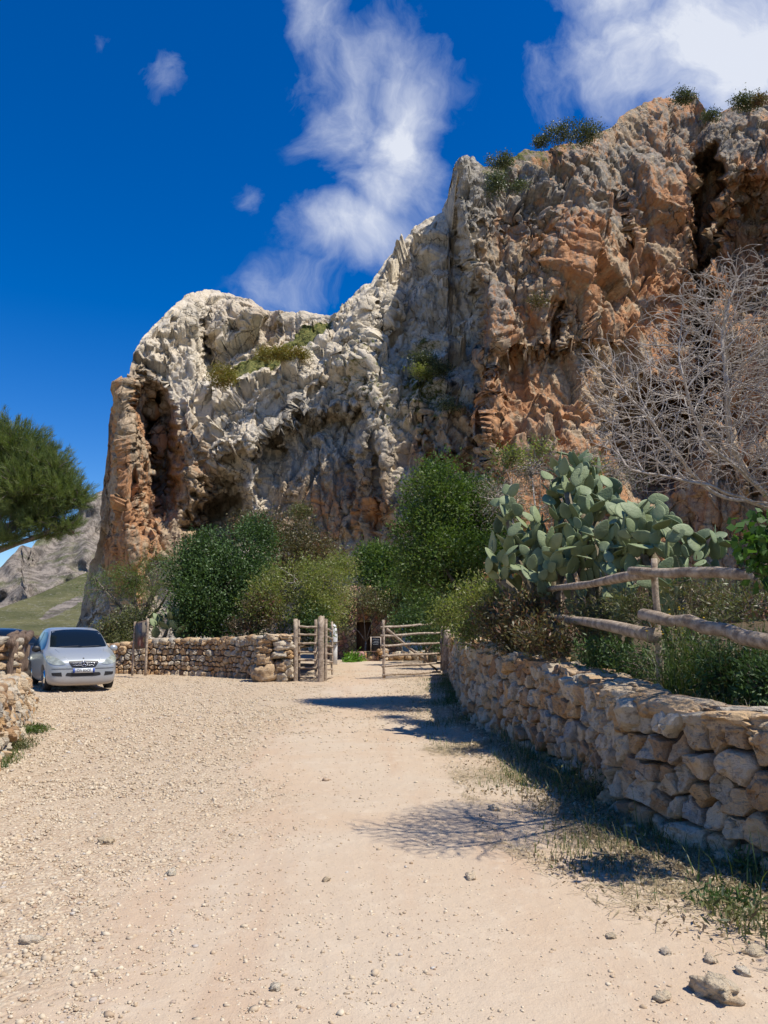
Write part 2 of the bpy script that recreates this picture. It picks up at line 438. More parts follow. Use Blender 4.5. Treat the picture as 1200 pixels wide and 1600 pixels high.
SIL = [(100, 1005), (117, 985), (124, 955), (134, 900), (141, 870), (150, 832), (156, 800), (160, 770), (166, 720), (170, 690), (172, 650), (177, 628), (190, 608), (200, 590), (207, 562), (212, 545),
       (222, 530), (235, 515), (250, 498), (262, 490), (270, 478), (285, 465), (300, 458), (325, 452), (350, 456), (372, 464), (390, 470), (410, 482), (440, 485), (480, 486),
       (505, 490), (520, 492), (530, 486), (545, 462), (562, 452), (580, 440), (600, 415), (612, 400), (625, 385), (640, 362), (650, 352), (665, 342), (690, 332), (700, 329),
       (703, 290), (709, 262), (715, 250), (722, 240), (730, 238), (745, 248), (757, 262), (770, 262), (785, 252), (800, 245), (820, 232), (850, 232), (880, 226), (900, 222), (925, 212),
       (945, 203), (960, 196), (968, 182), (985, 170), (1000, 162), (1020, 156), (1045, 152), (1070, 153), (1088, 150), (1098, 162), (1106, 182), (1114, 182), (1125, 174), (1145, 168),
       (1170, 160), (1200, 150), (1300, 135), (1420, 150)]
cu = [90, 200, 300, 400, 500, 600, 700, 800, 1500]; cv = [1020, 850, 700, 600, 500, 400, 300]
CT = np.array([[66, 60, 60, 60, 57, 55, 54, 54, 54],
               [70, 61, 62, 62, 59, 56.5, 54.5, 54, 54],
               [74, 63, 65, 64, 60.5, 58.5, 57, 57, 57],
               [77, 66, 68, 65.5, 65, 62.5, 60.5, 60, 60],
               [85, 70, 73, 72, 71.5, 68.5, 66, 65, 65],
               [90, 79, 82, 83, 80, 76, 72, 71, 71],
               [96, 88, 90, 92, 90, 85, 80, 78, 78]], float)
def table(u, v):
    x = np.interp(u, cu, np.arange(len(cu))); y = np.interp(v, cv[::-1], np.arange(len(cv))[::-1])
    i = np.clip(x.astype(int), 0, len(cu)-2); j = np.clip(y.astype(int), 0, len(cv)-2)
    fx = x-i; fy = y-j
    fx = fx*fx*(3-2*fx)*.5+fx*.5; fy = fy*fy*(3-2*fy)*.5+fy*.5
    return (CT[j, i]*(1-fx)+CT[j, i+1]*fx)*(1-fy) + (CT[j+1, i]*(1-fx)+CT[j+1, i+1]*fx)*fy
def blob(u, v, c, r, rot=0, hard=.35):
    cr, sr = math.cos(R(rot)), math.sin(R(rot))
    du, dv = u-c[0], v-c[1]
    x = (du*cr+dv*sr)/r[0]; y = (-du*sr+dv*cr)/r[1]
    return 1 - ss(1-hard, 1+hard, np.sqrt(x*x+y*y))
TE = [(200, 699), (290, 702), (330, 704), (380, 716), (420, 728), (450, 744), (500, 748), (560, 746), (640, 742), (700, 741), (760, 738), (1020, 735)]
RIM = [(300, 612), (325, 606), (355, 602), (380, 588), (400, 578), (440, 566), (480, 548), (505, 538), (520, 528)]
def cdepth(u, v):
    wu = u + 6*perlin(np.stack([u/26, v/26, u*0], -1)) + 3*perlin(np.stack([u/9, v/9, u*0+4], -1))
    wv = v + 7*perlin(np.stack([u/26, v/26, u*0+9], -1)) + 3*perlin(np.stack([u/9, v/9, u*0+14], -1))
    wo_ = 13*perlin(np.stack([u/40, v/40, u*0+31], -1)) + 7*perlin(np.stack([u/15, v/19, u*0+37], -1))
    D = table(u, v)
    # ramp ledge in front of the dome
    D = D + 6*ss(-2, 30, pl(wu, RIM)-wv)*ss(296, 330, u)*(1-ss(516, 528, wu))
    # left: corner turns back
    # alcoves and caves
    D = D + 7*blob(wu + .35*wo_, wv, (254, 705), (21, 90), -4, .45) + 4*blob(wu, wv, (231, 640), (18, 52), -8, .4) + 3*blob(wu, wv, (240, 770), (20, 60), 14, .4)
    D = D + 9*blob(wu + wo_, wv + wo_, (346, 815), (45, 56), 10, .4) + 2.5*blob(wu, wv, (352, 760), (28, 60), 25, .4)
    D = D - 2.0*blob(wu, wv, (372, 672), (44, 60), 0, .8) - 1.8*blob(wu, wv, (300, 720), (13, 90), -3, .7)
    D = D - 1.6*blob(wu, wv, (205, 800), (26, 120), 0, .6) - 1.5*blob(wu, wv, (196, 660), (12, 50), 0, .6)
    # grey overhang: edge from (400,690) to (560,600), face below turned to the left
    wl_ = 22*perlin(np.stack([u/38, v/60, u*0+2], -1)) + 10*perlin(np.stack([u/13, v/20, u*0+7], -1))
    lip = wl_ + pl(wu, [(380, 720), (420, 668), (470, 640), (540, 625), (600, 640), (640, 660), (660, 690)])
    D = D + 4.2*ss(0, 30, wv-lip)*ss(380, 425, wu)*(1-ss(535, 610, wu + wl_))
    D = D + 3*blob(wu, wv, (668, 690), (11, 44), 0, .4) - 1.4*blob(wu, wv, (568, 740), (13, 90), 0, .6) - 1.2*blob(wu, wv, (608, 720), (12, 70), 0, .6)
    D = D - 2.4*blob(wu, wv, (703, 680), (44, 46), 0, .3) + 1.4*blob(wu, wv, (690, 700), (7, 60), -14, .5)
    # gullies on the pale slope
    D = D + 1.5*blob(wu, wv, (600, 540), (8, 90), 28, .8) + 1.6*blob(wu, wv, (520, 580), (9, 60), 35, .8) - 1.5*blob(wu, wv, (560, 505), (16, 60), 20, .8)
    D = D + 1.6*blob(wu, wv, (420, 505), (10, 40), 5, .7) + 1.5*blob(wu, wv, (330, 545), (10, 50), -20, .8)
    # tower
    T_ = ss(-4, 20, wu - pl(wv, TE))
    Dt = np.interp(u, [700, 760, 900, 1080, 1110, 1150, 1200, 1500], [51.5, 49, 50.8, 55.5, 52, 50.5, 49, 43]) + np.interp(v, [150, 240, 330, 540, 700, 900], [17, 12.5, 8.5, 2.6, -.5, -1.5])
    Dt = Dt - 1.7*blob(wu, wv, (772, 486), (24, 44), 0, .3) - 1.6*blob(wu, wv, (770, 620), (26, 90), 0, .5)
    Dt = Dt + 2.6*blob(wu, wv, (790, 400), (40, 60), 30, .8) - 1.8*blob(wu, wv, (728, 300), (20, 60), 0, .7)
    Dt = Dt + 2.0*ss(532, 560, wv + (wu-850)*.06)*ss(752, 780, u)*(1-ss(940, 1010, u))*(1-ss(610, 700, v))
    Dt = Dt - 1.4*blob(wu, wv, (900, 430), (60, 70), 15, .7) + 2.0*blob(wu, wv, (965, 350), (18, 50), -5, .6) - 1.3*blob(wu, wv, (1020, 240), (45, 70), 0, .6)
    wz = 9*perlin(np.stack([v/34, v*0, v*0+5], -1)) + 4*perlin(np.stack([v/11, v*0, v*0+2], -1))
    Dt = Dt + 9*ss(1081, 1089, wu+wz)*(1-ss(1106, 1122, wu + wz*1.8 - 14*blob(u, v, (1100, 280), (60, 40), 0, .5)))*ss(235, 275, wv + (u-1090)*.8)*(1-ss(640, 720, v))
    Dt = Dt + 6*blob(wu, wv, (1170, 395), (60, 110), 0, .35)*ss(1112, 1122, u)*(1-ss(440, 600, v)*.5)
    Dt = Dt + 10*blob(wu, wv, (1020, 690), (64, 88), 12, .3)
    Dt = Dt + 3*blob(wu, wv, (870, 520), (8, 40), 10, .6)
    return D*(1-T_) + Dt*T_
def cdisp(p, u, v):
    tw = ss(700, 760, u)
    d = fbm(p/np.array([9, 9, 13.]), 3)*1.1
    flute = np.clip(blob(u, v, (610, 745), (90, 110), 0, .5) + .5*blob(u, v, (300, 760), (40, 110), 0, .5) + .25*tw, 0, 1)
    ribs = np.abs(fbm(np.stack([p[:, 0]/1.5, p[:, 1]/1.5, p[:, 2]/16], -1), 3))
    d = d - ribs*1.1*flute
    q = p + np.stack([perlin(p/6), perlin(p/6+30), perlin(p/6+60)], -1)*1.0
    q2 = q.copy(); q2[:, 2] += q[:, 0]*.30
    var = .45 + 1.1*ss(-.3, .4, fbm(p/6+70, 2))
    var2 = .12 + 1.25*ss(-.35, .45, fbm(p/np.array([4, 4, 6.])+170, 2))
    d = d + facets(q2, (5.2, 5.2, 9.5), .9, .5, 1)*1.3
    d = d + facets(q2, (1.9, 1.9, 7.0), .9, .4, 2)*(.35+.55*var)
    d = d + facets(q2, (.85, .85, 2.3), .9, .40, 3)*.36*var2
    d = d + facets(q, (.50, .50, .7), .9, .4, 4)*.17*(.25+.8*var2)
    d = d + facets(p, (.25, .25, .32), .8, .7, 5)*.04
    bed = p[:, 2] + .25*p[:, 0] + 1.2*perlin(p/5+3)
    cr = perlin(np.stack([q[:, 0]/3.2, q[:, 1]/5, q[:, 2]/17], -1) + 21); cr2 = perlin(np.stack([q2[:, 0]/5, q2[:, 1]/6, q2[:, 2]/4.5], -1) + 61)
    d = d - (.9*np.exp(-(cr/.035)**2) + .45*np.exp(-(cr2/.03)**2))*ss(-.2, .3, perlin(p/9+5))
    fr = np.abs(((bed/1.9) % 1)-.5)
    d = d - .22*ss(.43, .5, fr)*ss(.0, .3, perlin(p/4+8))
    return d
def cattr(p, u, v):
    wn = fbm(p/5+9, 3)
    org = .88*blob(u, v, (200, 780), (62, 210), 0, .5) + .8*blob(u, v, (290, 760), (50, 110), 0, .5) + .7*blob(u, v, (700, 690), (55, 60), 0, .5)
    org = org + .90*ss(735, 765, u) + .10*ss(735, 765, u)*ss(260, 380, v) + .45*blob(u, v, (830, 610), (90, 110), 0, .6) + .35*blob(u, v, (1050, 330), (60, 160), 0, .6) + .4*ss(1085, 1130, u)
    org = org + .8*blob(u, v, (520, 800), (90, 70), 0, .5) + .35*blob(u, v, (610, 740), (70, 90), 0, .5) + .35*blob(u, v, (400, 500), (80, 60), 0, .7)
    org = org - .45*blob(u, v, (930, 640), (80, 60), 0, .6)
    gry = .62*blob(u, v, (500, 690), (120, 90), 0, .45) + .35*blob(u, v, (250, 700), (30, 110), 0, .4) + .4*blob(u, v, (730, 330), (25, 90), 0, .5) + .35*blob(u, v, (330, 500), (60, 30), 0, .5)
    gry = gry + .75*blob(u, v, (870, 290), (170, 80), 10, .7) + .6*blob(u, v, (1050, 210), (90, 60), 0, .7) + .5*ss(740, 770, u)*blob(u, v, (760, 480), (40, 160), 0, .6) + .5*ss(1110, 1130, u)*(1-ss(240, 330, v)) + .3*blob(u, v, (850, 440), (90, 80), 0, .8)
    rimd = pl(u, RIM) - v
    grn = .95*ss(0, 8, rimd)*(1-ss(22, 36, rimd))*ss(325, 370, u)*(1-ss(512, 522, u))
    grn = grn + .24*blob(u, v, (600, 610), (110, 70), 20, .8) + .33*blob(u, v, (690, 580), (45, 90), 0, .6) + .4*ss(150, 165, v)*(1-ss(0, 30, v - pl(u, SIL)))*ss(735, 760, u)
    grn = grn + .30*blob(u, v, (840, 280), (90, 50), 0, .7) + .25*blob(u, v, (850, 480), (70, 40), 0, .7) + .22*ss(300, 400, u)*(1-ss(650, 700, u))
    return {'orange': np.clip(org, 0, 1), 'grey': np.clip(gry, 0, 1), 'green': np.clip(grn, 0, 1)}
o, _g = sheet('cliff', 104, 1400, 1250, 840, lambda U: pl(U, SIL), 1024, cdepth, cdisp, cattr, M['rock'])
tag(o, kind='structure')

# ------------------------------------------------------------------ far hills
m, n = new_mat('far_mountain'); p = n.pos()
a = n.noise(p, .05, 8, .68, .6); b = n.noise(n.pos((1, 1, .5)), .22, 7, .72); g = n.noise(p, .018, 6, .6)
c = n.mix(n.rng(b, .40, .60), (.13, .11, .09), (.33, .28, .23))
c = n.mix(n.math('MULTIPLY', n.rng(a, .5, .66), .8), c, (.12, .13, .055))
c = n.mix(n.rng(n.math('ADD', n.attr('grey'), n.math('MULTIPLY', n.math('SUBTRACT', b, .5), .9)), .4, .6), n.mix(n.rng(a, .3, .7), (.10, .105, .045), (.20, .185, .085)), c)
c = n.mix(n.math('MULTIPLY', n.rng(n.noise(p, .6, 5, .7), .56, .64), .6), c, (.36, .33, .27))
n.put(n.b.inputs['Base Color'], c); n.b.inputs['Roughness'].default_value = .95; n.b.inputs['Specular IOR Level'].default_value = .1
n.put(n.b.inputs['Normal'], n.bump(n.math('ADD', b, n.math('MULTIPLY', n.noise(p, .9, 6, .7), .4)), .8, 2.5)); M['hill'] = m
HS = [(-500, 960), (-300, 930), (-100, 915), (-40, 905), (0, 888), (14, 872), (24, 862), (34, 850), (37, 872), (42, 874), (48, 858), (56, 846), (75, 838), (95, 826), (118, 808), (135, 785), (150, 772), (168, 762), (200, 748), (260, 740), (400, 760), (600, 850), (900, 900)]
def fdisp(p, u, v):
    return fbm(p/np.array([45, 45, 30.]), 4)*9 + facets(p, (16, 16, 22), .6, .8, 5)*2.2 + facets(p, (6, 6, 9), .6, .8, 6)*.8
o, _ = sheet('mountain', -420, 800, 420, 170, lambda U: pl(U, HS), 990, lambda u, v: 300 + (990-v)*.9 + 20*fbm(np.stack([u/60, v/60, u*0], -1), 2), fdisp,
             lambda p, u, v: {'grey': np.clip(.72+0*u, 0, 1)}, M['hill'], 120, 4)
tag(o, kind='structure')
H2 = [(-500, 990), (-200, 975), (0, 950), (60, 928), (130, 897), (200, 868), (300, 850), (500, 900), (800, 960)]
o, _ = sheet('hill', -420, 780, 300, 90, lambda U: pl(U, H2), 996, lambda u, v: 120 + (996-v)*1.1, lambda p, u, v: fbm(p/25, 4)*2.2 + facets(p, (3, 3, 3), .5, .5, 8)*.25,
             lambda p, u, v: {'grey': .95*blob(u, v, (100, 948), (42, 7), -28, .6) + .02}, M['hill'], 80, 4)
tag(o, kind='structure')

# ------------------------------------------------------------------ ground and track
def gz_(x, y):
    """gentle relief of the ground"""
    p = np.stack([x, y, x*0], -1)
    return .02*fbm(p/3.1, 3) + .045*np.clip(fbm(p/11+4, 2), -1, 1)
def gzs(x, y): return float(gz_(np.array([x]), np.array([y]))[0])
# the edge of the right-hand wall on the ground (photo pixels of its foot)
WR_px = [(1330, 1500, 1.02), (1200, 1350, 1.03), (1100, 1335, 1.03), (1000, 1285, 1.06), (930, 1235, 1.10), (860, 1190, 1.16), (800, 1160, 1.22), (745, 1128, 1.36), (722, 1096, 1.34), (711, 1072, 1.33), (705, 1056, 1.33)]
WR = [G(u, v) for u, v, h in WR_px]; WR[0] = Vector((3.5, 3.6, 0)); WR[1] = Vector((2.62, 5.0, 0)); WR[2] = Vector((2.28, 5.75, 0)); WR[3] = Vector((2.06, 6.6, 0))
WRh = [h for u, v, h in WR_px]
class Path:
    def __init__(s, pts, sub=8):
        pts = [np.array([p[0], p[1]], float) for p in pts]; q = []
        e = [2*pts[0]-pts[1]] + pts + [2*pts[-1]-pts[-2]]
        for i in range(1, len(e)-2):
            for k in range(sub):
                t = k/sub; a, b, c, d = e[i-1], e[i], e[i+1], e[i+2]
                q.append(.5*((2*b)+(c-a)*t+(2*a-5*b+4*c-d)*t*t+(3*b-a-3*c+d)*t**3))
        q.append(pts[-1]); s.p = np.array(q)
        s.s = np.concatenate([[0], np.cumsum(np.linalg.norm(np.diff(s.p, axis=0), axis=1))]); s.L = s.s[-1]
        s.key = [s.s[i*sub] for i in range(len(pts))]
    def at(s, d):
        d = np.asarray(d, float)
        x = np.interp(d, s.s, s.p[:, 0]); y = np.interp(d, s.s, s.p[:, 1]); e = .12
        tx = np.interp(d+e, s.s, s.p[:, 0]) - np.interp(d-e, s.s, s.p[:, 0]); ty = np.interp(d+e, s.s, s.p[:, 1]) - np.interp(d-e, s.s, s.p[:, 1])
        l = np.hypot(tx, ty)+1e-9; tx /= l; ty /= l
        return x, y, -ty, tx          # position and left-hand normal
PR = Path(WR)
def dist_right(x, y):
    """signed x-distance from the wall foot at that y (positive = on the track side)"""
    o = np.argsort(PR.p[:, 1]); return np.interp(y, PR.p[o, 1], PR.p[o, 0]) - x
# big ground sheet
xs = np.concatenate([-np.geomspace(60, 1500, 14)[::-1], np.linspace(-50, 50, 81), np.geomspace(60, 1500, 14)])
ys = np.concatenate([[-400, -100, -40], np.linspace(-20, 75, 77), np.geomspace(85, 2500, 16)])
X, Y = np.meshgrid(xs, ys); Z = -.22 + 0*X
tag(mesh_np('ground', np.stack([X.ravel(), Y.ravel(), Z.ravel()], -1), grid_faces(*X.shape), M['ground'], None, {'tint': X.ravel()*0}), kind='structure')
# the track
def yspace():
    y = [-3.]
    while y[-1] < 46: y.append(y[-1] + max(.03, .011*abs(y[-1])))
    return np.array(y)
ys = yspace(); t = np.linspace(0, 1, 360)
xl = np.where(ys < 9, -9, np.interp(ys, [9, 22, 46], [-9, -17, -30])); xr = np.interp(ys, [-3, 3, 5, 6, 8, 13, 26, 30, 46], [6.5, 4.5, 3.2, 3.0, 2.9, 2.6, 3.4, 6, 10])
X = xl[:, None]*(1-t) + xr[:, None]*t; Y = np.repeat(ys[:, None], len(t), 1)
zf = gz_(X.ravel(), Y.ravel())
pp = np.stack([X.ravel(), Y.ravel(), 0*zf], -1)
def coarse_at(x, y):
    c = 1 - ss(-2.6, .5, x + .25*y*.12 + .9*perlin(np.stack([x*.5, y*.3, x*0+3], -1)))
    c = np.maximum(c, .85*ss(9, 16, y)*(1 - .6*np.exp(-((x+.8)/1.3)**2)))
    c = np.maximum(c, .55*(1-ss(.5, 1.6, dist_right(x, y))))
    return np.clip(c, 0, 1)
co = coarse_at(X.ravel(), Y.ravel())
dR = dist_right(X.ravel(), Y.ravel())
vg = (1-ss(.1, .7 + 1.0*(1-ss(5, 8, Y.ravel())), dR))*(Y.ravel() < 26)
LW = [(-4.3, 4.6), (-4.15, 6.4), (-4.35, 8.2), (-4.7, 9.4), (-5.65, 12), (-6.8, 14.8), (-7.9, 17.3)]
dL = X.ravel() - np.interp(Y.ravel(), [p[1] for p in LW], [p[0] for p in LW])
vg = np.maximum(vg, (1-ss(.0, .7, dL))*(Y.ravel() < 17.5)*.8)
zf = zf + co*.012*perlin(pp*9) + .006*perlin(pp*14) + .05*(1-ss(0, .8, dR))*(Y.ravel() < 26)
tag(mesh_np('gravel_track', np.stack([X.ravel(), Y.ravel(), zf + .004], -1), grid_faces(*X.shape), M['road'], None, {'coarse': co, 'verge': vg}, True), kind='structure')
def track_z(x, y):
    x = np.asarray(x, float); y = np.asarray(y, float)
    return gz_(x, y) + .05*(1-ss(0, .8, dist_right(x, y)))*(y < 26) + .004
# raised terraces behind the dry-stone walls
def terrace(name, edge, far, mat, amp=.12, nx=120):
    e = np.array([edge(t) for t in np.linspace(0, 1, 90)]); f = np.array([far(t) for t in np.linspace(0, 1, 90)])
    t = np.linspace(0, 1, nx)**1.7
    V = e[:, None]*(1-t)[None, :, None] + f[:, None]*t[None, :, None]
    q = V.reshape(-1, 3)
    q[:, 2] += amp*fbm(q/1.7, 4)*np.tile(ss(0, .05, t), 90)
    return tag(mesh_np(name, q, grid_faces(90, nx), mat, None, None, True), kind='structure')
def _er(t):
    s = t*PR.L; x, y, nx, ny = PR.at(s); h = np.interp(s, PR.key, WRh)
    return (float(x - nx*.30), float(y - ny*.30), float(h)-.22)
terrace('garden_terrace', _er, lambda t: (14+16*t, -1+58*t, 1.0+1.2*t), M['earth'])

# ------------------------------------------------------------------ dry-stone walls
def ico(sub):
    bm = bmesh.new(); bmesh.ops.create_icosphere(bm, subdivisions=sub, radius=1)
    V = np.array([v.co[:] for v in bm.verts]); F = np.array([[v.index for v in f.verts] for f in bm.faces]); bm.free(); return V, F
ICO = {k: ico(k) for k in (1, 2, 3, 4)}
def rock(mb, c, r, rot, sub=3, seed=0, sq=3.2, rough=.2, a=0.):
    V, F = ICO[sub]
    n_ = (np.abs(V)**sq).sum(1)**(1/sq); V = V/n_[:, None]
    f = facets(V*1.0 + seed*3.1, (.9, .9, .9), .7, 1., 3)*rough + perlin(V*2.6+seed)*rough*.35 + perlin(V*6+seed)*rough*.12
    V = V*(1+f)[:, None]*np.array(r)
    Mx = np.array(rot)
    mb.add(V @ Mx.T + np.array(c), F, a)
def rotm(x, y, z): return np.array(Matrix.Rotation(z, 3, 'Z') @ Matrix.Rotation(y, 3, 'Y') @ Matrix.Rotation(x, 3, 'X'))
def wall_face(mb, path, s0, s1, hf, sw, sh, seed, side=1, thick=.0, nang=26, bulge=.07, batter=.05, zoff=-.08, clampz=True):
    rg = np.random.default_rng(seed)
    S = []; z = zoff; row = 0
    hm = max(hf(s) for s in np.linspace(s0, s1, 12))
    while z < hm + sh:
        rh = sh*rg.uniform(.6, 1.5)*(1.25 if row < 1 else 1); s = s0 - rg.random()*sw
        while s < s1 + sw:
            w_ = sw*rg.uniform(.55, 1.6)*(rg.random() < .25 and .5 or 1)
            S.append((s+w_/2, z + rh/2 + rg.uniform(-.30, .30)*sh, w_, rh)); s += w_
        z += rh; row += 1
    S = np.array([q_ for q_ in S if q_[1] < hf(min(max(q_[0], s0), s1)) - .045])
    q = S[:, :2].copy()
    asp = 1.0
    th = np.arange(nang)/nang*2*math.pi; d = np.stack([np.cos(th), np.sin(th)], -1)
    rings = np.array([0, .3, .52, .7, .83, .91, .965, 1.0, .985]); 
    for i in range(len(S)):
        h_i = hf(min(max(q[i, 0], s0), s1))
        if q[i, 0] < s0 - .01 or q[i, 0] > s1 + .01: continue
        dq = q - q[i]; m = (np.abs(dq).max(1) < 3*max(sw, sh)); m[i] = False
        wi = S[i, 2]*S[i, 3]; nb = dq[m]; sharp_ = rg.uniform(16, 60)
        # weighted bisectors (bigger stones take more room)
        wj = (S[m, 2]*S[m, 3]); fr = np.clip(.5 + .18*(math.sqrt(wi)-np.sqrt(wj))/(math.sqrt(wi)+np.sqrt(wj))*2, .3, .7)
        L2 = (nb*nb).sum(1)*fr
        den = d @ nb.T
        r = np.where(den > 1e-6, L2[None]/np.maximum(den, 1e-6), 9)
        r = np.concatenate([r, np.where(d[:, 1:2] > 1e-3, (max(h_i, q[i, 1]+.04) + .05*rg.random() - q[i, 1])/np.maximum(d[:, 1:2], 1e-3), 9),
                            np.where(d[:, 1:2] < -1e-3, (q[i, 1]-zoff+.05)/np.maximum(-d[:, 1:2], 1e-3), 9)], 1)
        r = (np.maximum(r, .005)**-sharp_).sum(1)**(-1/sharp_)
        r = np.minimum(r, 1.6*max(sw, sh))
        r = r*(1 + .06*np.sin(th*rg.integers(2, 5) + rg.random()*6)) - .011 - .014*rg.random()
        r = np.maximum(r, .015)
        rm = r.mean(); b_ = bulge*rg.uniform(.6, 1.3)*min(1.25, rm/.1); tl = rg.normal(0, .22, 2)
        V2 = q[i][None, None] + rings[:, None, None]*(r[:, None]*d)[None]
        o = b_*(1 - rings**rg.uniform(9, 22))[:, None] + rings[:, None]*0*r
        o = np.repeat(o, nang, 1) if o.shape[1] == 1 else o
        rel = V2 - q[i]
        o = o + (rel @ tl)*(1-rings[:, None]**9) + rg.normal(0, .022)
        o[-1] = -.14; 
        flat = V2.reshape(-1, 2); oo = o.ravel()
        p3 = np.stack([flat[:, 0], flat[:, 1], oo], -1)
        k = np.repeat(1-rings**8*.6, nang)
        oo = oo + k*(facets(p3+i*.37, (.2, .2, .22), .4, 1.6, 2)*.016 + facets(p3+i*.37, (.06, .06, .06), .8, 1.2, 3)*.008 + perlin(p3*9+seed)*.004 + perlin(p3*30+i)*.005)*min(1.2, rm/.09)
        jit = np.stack([perlin(p3*11+31), perlin(p3*11+77)], -1)*.012
        flat = flat + jit
        x, y, nx, ny = path.at(flat[:, 0])
        lean = batter*(1-flat[:, 1]/max(h_i, .3))
        off = (thick + oo + lean)*side
        V = np.stack([x + nx*off, y + ny*off, flat[:, 1]], -1)
        F = grid_faces(len(rings), nang, True)
        F = F if side < 0 else F[:, ::-1]
        mb.add(V, F, rg.random())
def wall_caps(mb, path, s0, s1, hf, w, l, seed, rows=2, sub=3, hh=.12):
    rg = np.random.default_rng(seed)
    for r_ in range(rows):
        s = s0
        while s < s1:
            ll = l*rg.uniform(.55, 1.4)
            x, y, nx, ny = [float(v) for v in path.at(s+ll/2)]
            o = -w*(.5 - (r_+.5)/rows)*.9 + rg.normal(0, .02)
            ang = math.atan2(-nx, ny)
            h_ = hh*rg.uniform(.65, 1.25)
            rock(mb, (x+nx*o, y+ny*o, hf(s+ll/2) - .02 + h_*.25*rg.random()), (ll*.54, w/rows*rg.uniform(.52, .72), h_), rotm(rg.normal(0, .07), rg.normal(0, .07), ang + rg.normal(0, .15)), sub, rg.random()*99, 3.6+2*rg.random(), .13, rg.random())
            s += ll*.92
def core(path, s0, s1, hf, w, off, name, parent, z0=-.1):
    S = np.linspace(s0, s1, 70); x, y, nx, ny = path.at(S); h = np.array([hf(s) for s in S])
    c = []
    for k, (o, top) in enumerate(((-w/2, 0), (-w/2, 1), (w/2, 1), (w/2, 0))):
        c.append(np.stack([x+nx*(o+off), y+ny*(o+off), np.where(top, h-.07, z0)], -1))
    V = np.stack(c, 1).reshape(-1, 3); F = grid_faces(len(S), 4)
    e = np.array([[0, 1, 2, 3], [len(V)-4, len(V)-3, len(V)-2, len(V)-1]])
    return mesh_np(name, V, np.concatenate([F, e]), M['gap'], parent)

# right-hand wall: PR runs away from the camera, its left normal points to the track
wr = empty('dry_stone_wall', (float(PR.at(PR.L/2)[0]), float(PR.at(PR.L/2)[1]), 0))
tag(wr, 'long waist-high dry-stone wall of big tan boulders curving along the right side of the track', 'stone wall')
hR = lambda s: float(np.interp(s, PR.key, WRh)) - .10
mb = MB()
k = PR.key
def seg(a, b, sw, sh, seed, na): wall_face(mb, PR, a, b, hR, sw, sh, seed, 1, 0, na, .045, .06)
seg(0, k[3]+.2, .29, .175, 21, 40); seg(k[3]+.2, k[6], .27, .175, 22, 36); seg(k[6], k[8], .23, .155, 23, 24); seg(k[8], PR.L, .22, .15, 24, 16)
mb.build('stone_face', M['stone'], wr, 'crease')
mb = MB()
class Off:      # the same path shifted to the wall's axis
    def __init__(s, p, o): s.p_ = p; s.o = o
    def at(s, d):
        x, y, nx, ny = s.p_.at(d); return x+nx*s.o, y+ny*s.o, nx, ny
PRm = Off(PR, -.22)
wall_caps(mb, PRm, 0, k[5], lambda s: hR(s)+.02, .46, .36, 31, 2, 4, .075); wall_caps(mb, PRm, k[5], PR.L, lambda s: hR(s)+.03, .48, .36, 32, 2, 3, .10)
wall_caps(mb, Off(PR, -.3), 0, k[7], lambda s: hR(s)+.06, .22, .40, 33, 1, 4, .05)
mb.build('coping_stones', M['stone'], wr, 'crease')
core(PR, 0, PR.L, hR, .42, -.27, 'wall_core', wr)

# wall at the back left, running from its pillar end beside the stile to the left
BWp = [(-2.72, 23.3), (-3.6, 23.9), (-4.6, 25.0), (-5.8, 26.0), (-7.4, 26.7), (-9.4, 27.2), (-11.5, 27.6)]
PB = Path(BWp)
wb = empty('dry_stone_wall', (-6.5, 26.2, 0))
tag(wb, 'low dry-stone wall of small orange-brown stones at the back left, ending in pale boulders beside the ladder stile', 'stone wall')
hB = lambda s: float(np.interp(s, [0, 1.2, 3, 6, 8.0, 10], [1.28, 1.26, 1.18, 1.1, .95, .8]))
mb = MB(); wall_face(mb, PB, 0, PB.L, hB, .21, .15, 41, 1, 0, 16, .05, .06); mb.build('stone_face', M['stone'], wb, 'crease')
mb = MB(); wall_caps(mb, Off(PB, -.25), .1, PB.L, lambda s: hB(s)+.02, .55, .32, 42, 2, 2, .10); mb.build('coping_stones', M['stone'], wb, True)
core(PB, .2, PB.L, hB, .45, -.28, 'wall_core', wb)
mb = MB(); rg = np.random.default_rng(5)
for (x, z, rx, rz) in [(.02, .22, .40, .27), (.52, .12, .22, .16), (.02, .66, .30, .19), (.48, .44, .22, .17), (.72, .30, .16, .18), (.72, .56, .2, .13), (0., .93, .25, .11), (.45, .80, .28, .12), (.75, .80, .17, .13), (.05, 1.13, .24, .14), (.58, 1.08, .34, .15), (.2, 1.3, .26, .10), (.62, 1.29, .26, .09)]:
    rock(mb, (-3.55+x*1.02, 23.25 + .06*x + rg.normal(0, .02), z), (rx*.86, .28, rz*.95), rotm(0, rg.normal(0, .1), rg.normal(.1, .1)), 4, rg.random()*99, 4.2, .2, rg.random())
mb.build('end_boulders', M['stone_pale'], wb, True)
_l = lambda t: (float(PB.at(t*PB.L)[0] - PB.at(t*PB.L)[2]*.35), float(PB.at(t*PB.L)[1] - PB.at(t*PB.L)[3]*.35), hB(t*PB.L)-.28)
terrace('planting_bank', _l, lambda t: (-1.9-26*t, 34+12*t, .95+.3*t), M['earth'], .1, 60)

